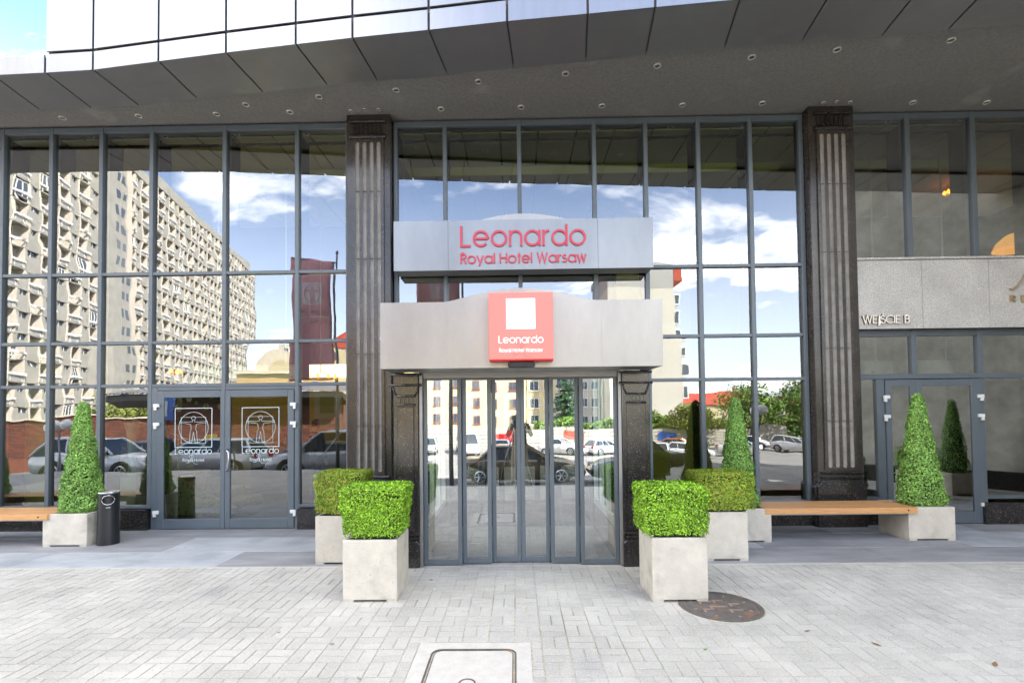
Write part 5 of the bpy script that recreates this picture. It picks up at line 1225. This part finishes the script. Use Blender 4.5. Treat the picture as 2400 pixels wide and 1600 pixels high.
# flowers
fl_ = empty('flower_arrangement', (-6.5, .9, 0), 'white magnolia branches in a tall glass vase behind the left glazing', 'flowers')
bx('pedestal', 'air_curtain', fl_, -6.72, -6.32, .62, 1.0, .005, .72); G().lathe([(.05, .721), (.07, .74), (.05, 1.0), (.09, 1.5), (.12, 1.62)], -6.52, .8, 18, cap=False).build('vase', 'air_curtain', fl_, smooth=True)
rg_ = random.Random(5)
for k in range(9):
    a = rg_.uniform(0, 6.28); tip = Vector((-6.52+rg_.uniform(-.6, 1.9)*.8, .8+rg_.uniform(-.2, .5), rg_.uniform(1.9, 2.45)))
    mid = Vector((-6.52, .8, 1.5)).lerp(tip, .5)+Vector((0, 0, .12)); G().tube([(-6.52, .8, 1.2), tuple(mid), tuple(tip)], .009, 5, r1=.004).build('branch', 'bark', fl_)
    for j in range(5):
        c = mid.lerp(tip, rg_.uniform(.0, 1.1))+Vector((rg_.uniform(-.12, .12), rg_.uniform(-.1, .1), rg_.uniform(-.12, .12))); g = G()
        if j < 3:
            for q in range(6):
                b = 6.28*q/6; d = Vector((math.cos(b), -.6, math.sin(b))).normalized()*.065; e = d.cross(Vector((0, 1, 0))).normalized()*.03
                g.face([c, c+d*.5+e, c+d, c+d*.5-e])
            g.build('blossom', 'petal', fl_)
        else: g.lathe([(.001, c.z-.03), (.026, c.z-.01), (.02, c.z+.02), (.001, c.z+.04)], c.x, c.y, 8, cap=False); g.build('bud', 'bud_green', fl_, smooth=True)

# ------------------------------------------------------------------ people
pm('skin', (0.52, 0.33, 0.24), .55); pm('hair_dark', (0.03, 0.022, 0.018), .7); pm('suit_black', (0.02, 0.02, 0.023), .8); pm('jacket_navy', (0.025, 0.035, 0.075), .8)
pm('khaki', (0.28, 0.23, 0.15), .9); pm('shoe', (0.03, 0.022, 0.018), .5); pm('shirt_dark', (0.05, 0.055, 0.06), .85)
def person(loc, rz, label, top, legs, arms, h=1.76, hair='hair_dark', stance=.10):
    """arms: for each side (elbow, wrist) offsets in body space (x right, y forward, z up), scaled for a 1.76 m figure"""
    root = empty('person', loc, label, 'person', rz=rz); s = h/1.76
    J = {'pel': (0, 0, .95), 'wst': (0, 0, 1.10), 'che': (0, .01, 1.30), 'nek': (0, 0, 1.47), 'ntop': (0, .012, 1.55)}; E_ = [('pel', 'wst'), ('wst', 'che'), ('che', 'nek'), ('nek', 'ntop')]
    Rr = {'pel': (.165, .115), 'wst': (.15, .105), 'che': (.175, .12), 'nek': (.075, .07), 'ntop': (.055, .055)}
    for sd, (el, wr_) in zip((-1, 1), arms):
        t = 'L' if sd < 0 else 'R'
        J['sh'+t] = (sd*.185, 0, 1.41); J['el'+t] = el; J['wr'+t] = wr_; E_ += [('che', 'sh'+t), ('sh'+t, 'el'+t), ('el'+t, 'wr'+t)]
        Rr['sh'+t] = (.068, .068); Rr['el'+t] = (.048, .048); Rr['wr'+t] = (.034, .034)
        J['hp'+t] = (sd*.09, 0, .88); J['kn'+t] = (sd*(stance*.95), .02, .49); J['an'+t] = (sd*stance, -.02, .09); J['to'+t] = (sd*(stance+.02), .15, .045)
        E_ += [('pel', 'hp'+t), ('hp'+t, 'kn'+t), ('kn'+t, 'an'+t), ('an'+t, 'to'+t)]
        Rr['hp'+t] = (.098, .098); Rr['kn'+t] = (.068, .068); Rr['an'+t] = (.052, .052); Rr['to'+t] = (.045, .035)
    names = list(J); idx = {n: i for i, n in enumerate(names)}
    me = bpy.data.meshes.new('body'); me.from_pydata([tuple(c*s for c in J[n]) for n in names], [(idx[a], idx[b]) for a, b in E_], [])
    o = bpy.data.objects.new('body', me); COL.objects.link(o)
    sk = o.modifiers.new('skin', 'SKIN'); sk.use_smooth_shade = True
    for n in names: me.skin_vertices[0].data[idx[n]].radius = tuple(r*s for r in Rr[n])
    me.skin_vertices[0].data[idx['pel']].use_root = True
    o.modifiers.new('sub', 'SUBSURF').levels = 2; o.modifiers['sub'].render_levels = 2
    dg = bpy.context.evaluated_depsgraph_get(); m2 = bpy.data.meshes.new_from_object(o.evaluated_get(dg)); bpy.data.objects.remove(o)
    b = bpy.data.objects.new('body', m2); COL.objects.link(b); b.parent = root; m2.materials.clear()
    for mt in (top, legs, 'shoe', 'skin'): m2.materials.append(MATS[mt])
    for p in m2.polygons:
        z = p.center.z/s; near = any(abs(p.center.x/s-J['wr'+t][0]) < .09 and abs(z-J['wr'+t][2]) < .10 for t in 'LR')
        p.material_index = 2 if z < .10 else (1 if z < .96 and not near and abs(p.center.x/s) < .23 else (3 if z > 1.49 else 0)); p.use_smooth = True
    # head with face, ears, hair
    g = G(); V = []; n1, n2 = 14, 20; c = Vector((0, .025, 1.645))
    for i in range(n1+1):
        t = math.pi*i/n1; z = math.cos(t)
        for k in range(n2):
            a = 2*math.pi*k/n2; x = math.sin(t)*math.cos(a); y = math.sin(t)*math.sin(a); w_ = 1-.22*max(0, -z)**1.4
            X, Y, Z = .076*x*w_, .095*y*(1-.1*max(0, -z)), .118*z
            if y > .3:
                Y += .022*math.exp(-(x*9)**2)*math.exp(-((z+.12)*5)**2)+.006*math.exp(-(x*4)**2)*math.exp(-((z+.52)*8)**2)-.010*(math.exp(-((abs(x)-.38)*9)**2)*math.exp(-((z-.02)*8)**2))
            V.append(((c.x+X)*s, (c.y+Y)*s, (c.z+Z)*s))
    F = [(i*n2+k, (i+1)*n2+k, (i+1)*n2+(k+1) % n2, i*n2+(k+1) % n2) for i in range(n1) for k in range(n2)]; g.poly(V, F); hd = g.build('head', 'skin', root, local=True, smooth=True)
    for sd in (-1, 1):
        g = G(); g.tube([(sd*.077*s, (c.y-.01)*s, (c.z+.025)*s), (sd*.086*s, (c.y-.02)*s, (c.z+.01)*s), (sd*.078*s, (c.y-.012)*s, (c.z-.03)*s)], .011*s, 6); g.build('ear', 'skin', hd, local=True, smooth=True)
        g = G(); g.lathe([(.001, (c.z+.003)*s), (.010*s, (c.z+.009)*s), (.001, (c.z+.016)*s)], sd*.029*s, (c.y+.082)*s, 8, cap=False); g.build('eye', 'hair_dark', hd, local=True)
    g = G(); g.tube([(-.022*s, (c.y+.084)*s, (c.z-.062)*s), (0, (c.y+.09)*s, (c.z-.06)*s), (.022*s, (c.y+.084)*s, (c.z-.062)*s)], .004*s, 5); g.build('mouth', 'lamp_red', hd, local=True)
    g = G(); V2 = [((v[0]-c.x*s)*1.09+c.x*s, (v[1]-c.y*s)*1.07+c.y*s-.006, (v[2]-c.z*s)*1.06+c.z*s+.004) for v in V]
    g.poly(V2, [f for f in F if all((V[q][2]/s > c.z+.062) or (V[q][1]/s < c.y-.0 and V[q][2]/s > c.z-.06 and abs(V[q][0]/s) < .9) for q in f)]); g.build('hair', hair, root, local=True, smooth=True)
    for t, sd in (('L', -1), ('R', 1)):   # hands: palm, four fingers, thumb
        w0 = Vector(J['wr'+t]); d = (w0-Vector(J['el'+t])).normalized(); e = d.cross(Vector((0, 1, 0) if abs(d.y) < .8 else (1, 0, 0))).normalized(); nn = d.cross(e)
        g = G(); g.tube([w0*s, (w0+d*.045)*s, (w0+d*.09)*s], .036*s, 8, r1=.034*s)
        for k, ln in enumerate((.062, .074, .07, .052)):
            b0 = w0+d*.085+e*(k-1.5)*.019; g.tube([b0*s, (b0+d*ln*.5+nn*.006)*s, (b0+d*ln*.9+nn*.022)*s], .0088*s, 6, r1=.0065*s)
        b0 = w0+d*.03-e*.034; g.tube([b0*s, (b0+d*.03-e*.022)*s, (b0+d*.06-e*.024+nn*.01)*s], .0105*s, 6, r1=.008*s); g.build('hand', 'skin', root, local=True, smooth=True)
    return root
rest_arms = (((-.25, -.02, 1.13), (-.25, .06, .88)), ((.25, -.02, 1.13), (.25, .06, .88)))
person((-4.65, 2.85, .005), .3, 'person in a dark suit standing at the reception behind the left glazing', 'suit_black', 'suit_black', (((-.27, .02, 1.15), (-.22, .25, 1.05)), ((.27, .02, 1.15), (.2, .25, 1.05))))
person((-4.15, 2.7, .005), -.4, 'shorter person in dark clothes at the reception beside the column', 'suit_black', 'suit_black', rest_arms, h=1.62)
person((-9.35, 1.25, .005), 2.4, 'person in a navy jacket behind the leftmost pane', 'jacket_navy', 'suit_black', rest_arms)
person((.10, -8.38, 0), 0.0, 'photographer in dark top and khaki trousers mirrored in the sliding doors', 'shirt_dark', 'khaki', (((-.27, .10, 1.16), (-.10, .36, 1.42)), ((.27, .10, 1.16), (.10, .36, 1.42))), stance=.14)
tp = empty('camera_tripod', (0, -7.9, 0), 'camera on a tripod mirrored in the middle of the sliding doors', 'tripod')
for a in (90, 210, 330): G().tube([(0, -7.9, 1.38), (.22*math.cos(R_(a)), -7.9+.22*math.sin(R_(a)), .75), (.46*math.cos(R_(a)), -7.9+.46*math.sin(R_(a)), .0)], .019, 8, r1=.011).build('leg', 'aluminium_dark', tp)
G().lathe([(.02, 1.2), (.025, 1.4), (.04, 1.42), (.03, 1.5), (.045, 1.54), (.045, 1.56)], 0, -7.9, 14).build('head', 'rubber_black', tp)
bx('camera_body', 'rubber_black', tp, -.075, .075, -7.95, -7.88, 1.565, 1.675)
G().tube([(0, -7.88, 1.62), (0, -7.80, 1.62)], .038, 14).build('lens', 'rubber_black', tp)
# ------------------------------------------------------------------ litter on the paving
pm('leaf_dry', (0.20, 0.11, 0.05), .8); pm('leaf_fresh', (0.10, 0.25, 0.02), .6); pm('gum', (.72, .71, .68), .8)
def fallen(x, y, a, mat, label, s=.03):
    g = G(); c, d = math.cos(a), math.sin(a)
    P = [(-1, 0, .1), (-.4, .38, .25), (.3, .34, .15), (1, 0, .35), (.3, -.34, .2), (-.4, -.38, .1)]
    V = [(x+s*(u*c-v*d), y+s*(u*d+v*c), .002+s*w_*.5) for u, v, w_ in P]; g.poly(V, [(0, 1, 5), (1, 2, 4, 5), (2, 3, 4)]); o = g.build('fallen_leaf', mat, loc=(x, y, .002))
    sm = o.modifiers.new('thick', 'SOLIDIFY'); sm.thickness = .0006; tag(o, label, 'leaf', 'leaves on the paving')
fallen(1.35, -4.02, .5, 'leaf_fresh', 'small green leaf lying on the paving right of centre', .022)
fallen(2.62, -3.95, 2.2, 'leaf_dry', 'brown twig like leaf on the paving at lower right', .035)
fallen(2.25, -3.72, .3, 'leaf_dry', 'thin brown leaf on the paving behind the other brown one', .026)
fallen(3.2, -4.25, .8, 'leaf_dry', 'curled brown leaf near the bottom right corner', .04)
fallen(-1.9, -3.7, 1.1, 'leaf_dry', 'tiny dry leaf on the paving at lower left', .018)
fallen(-4.35, -1.1, .4, 'leaf_dry', 'tiny dry leaf on the granite slabs by the left door', .018)
gm = G(); gm.lathe([(.012, .0), (.012, .002), (.006, .004), (0, .004)], -.82, -2.72, 10); gm.build('paper_scrap', 'gum', loc=(-.82, -2.72, 0), label='tiny white scrap on the paving left of the sliding doors', cat='litter')
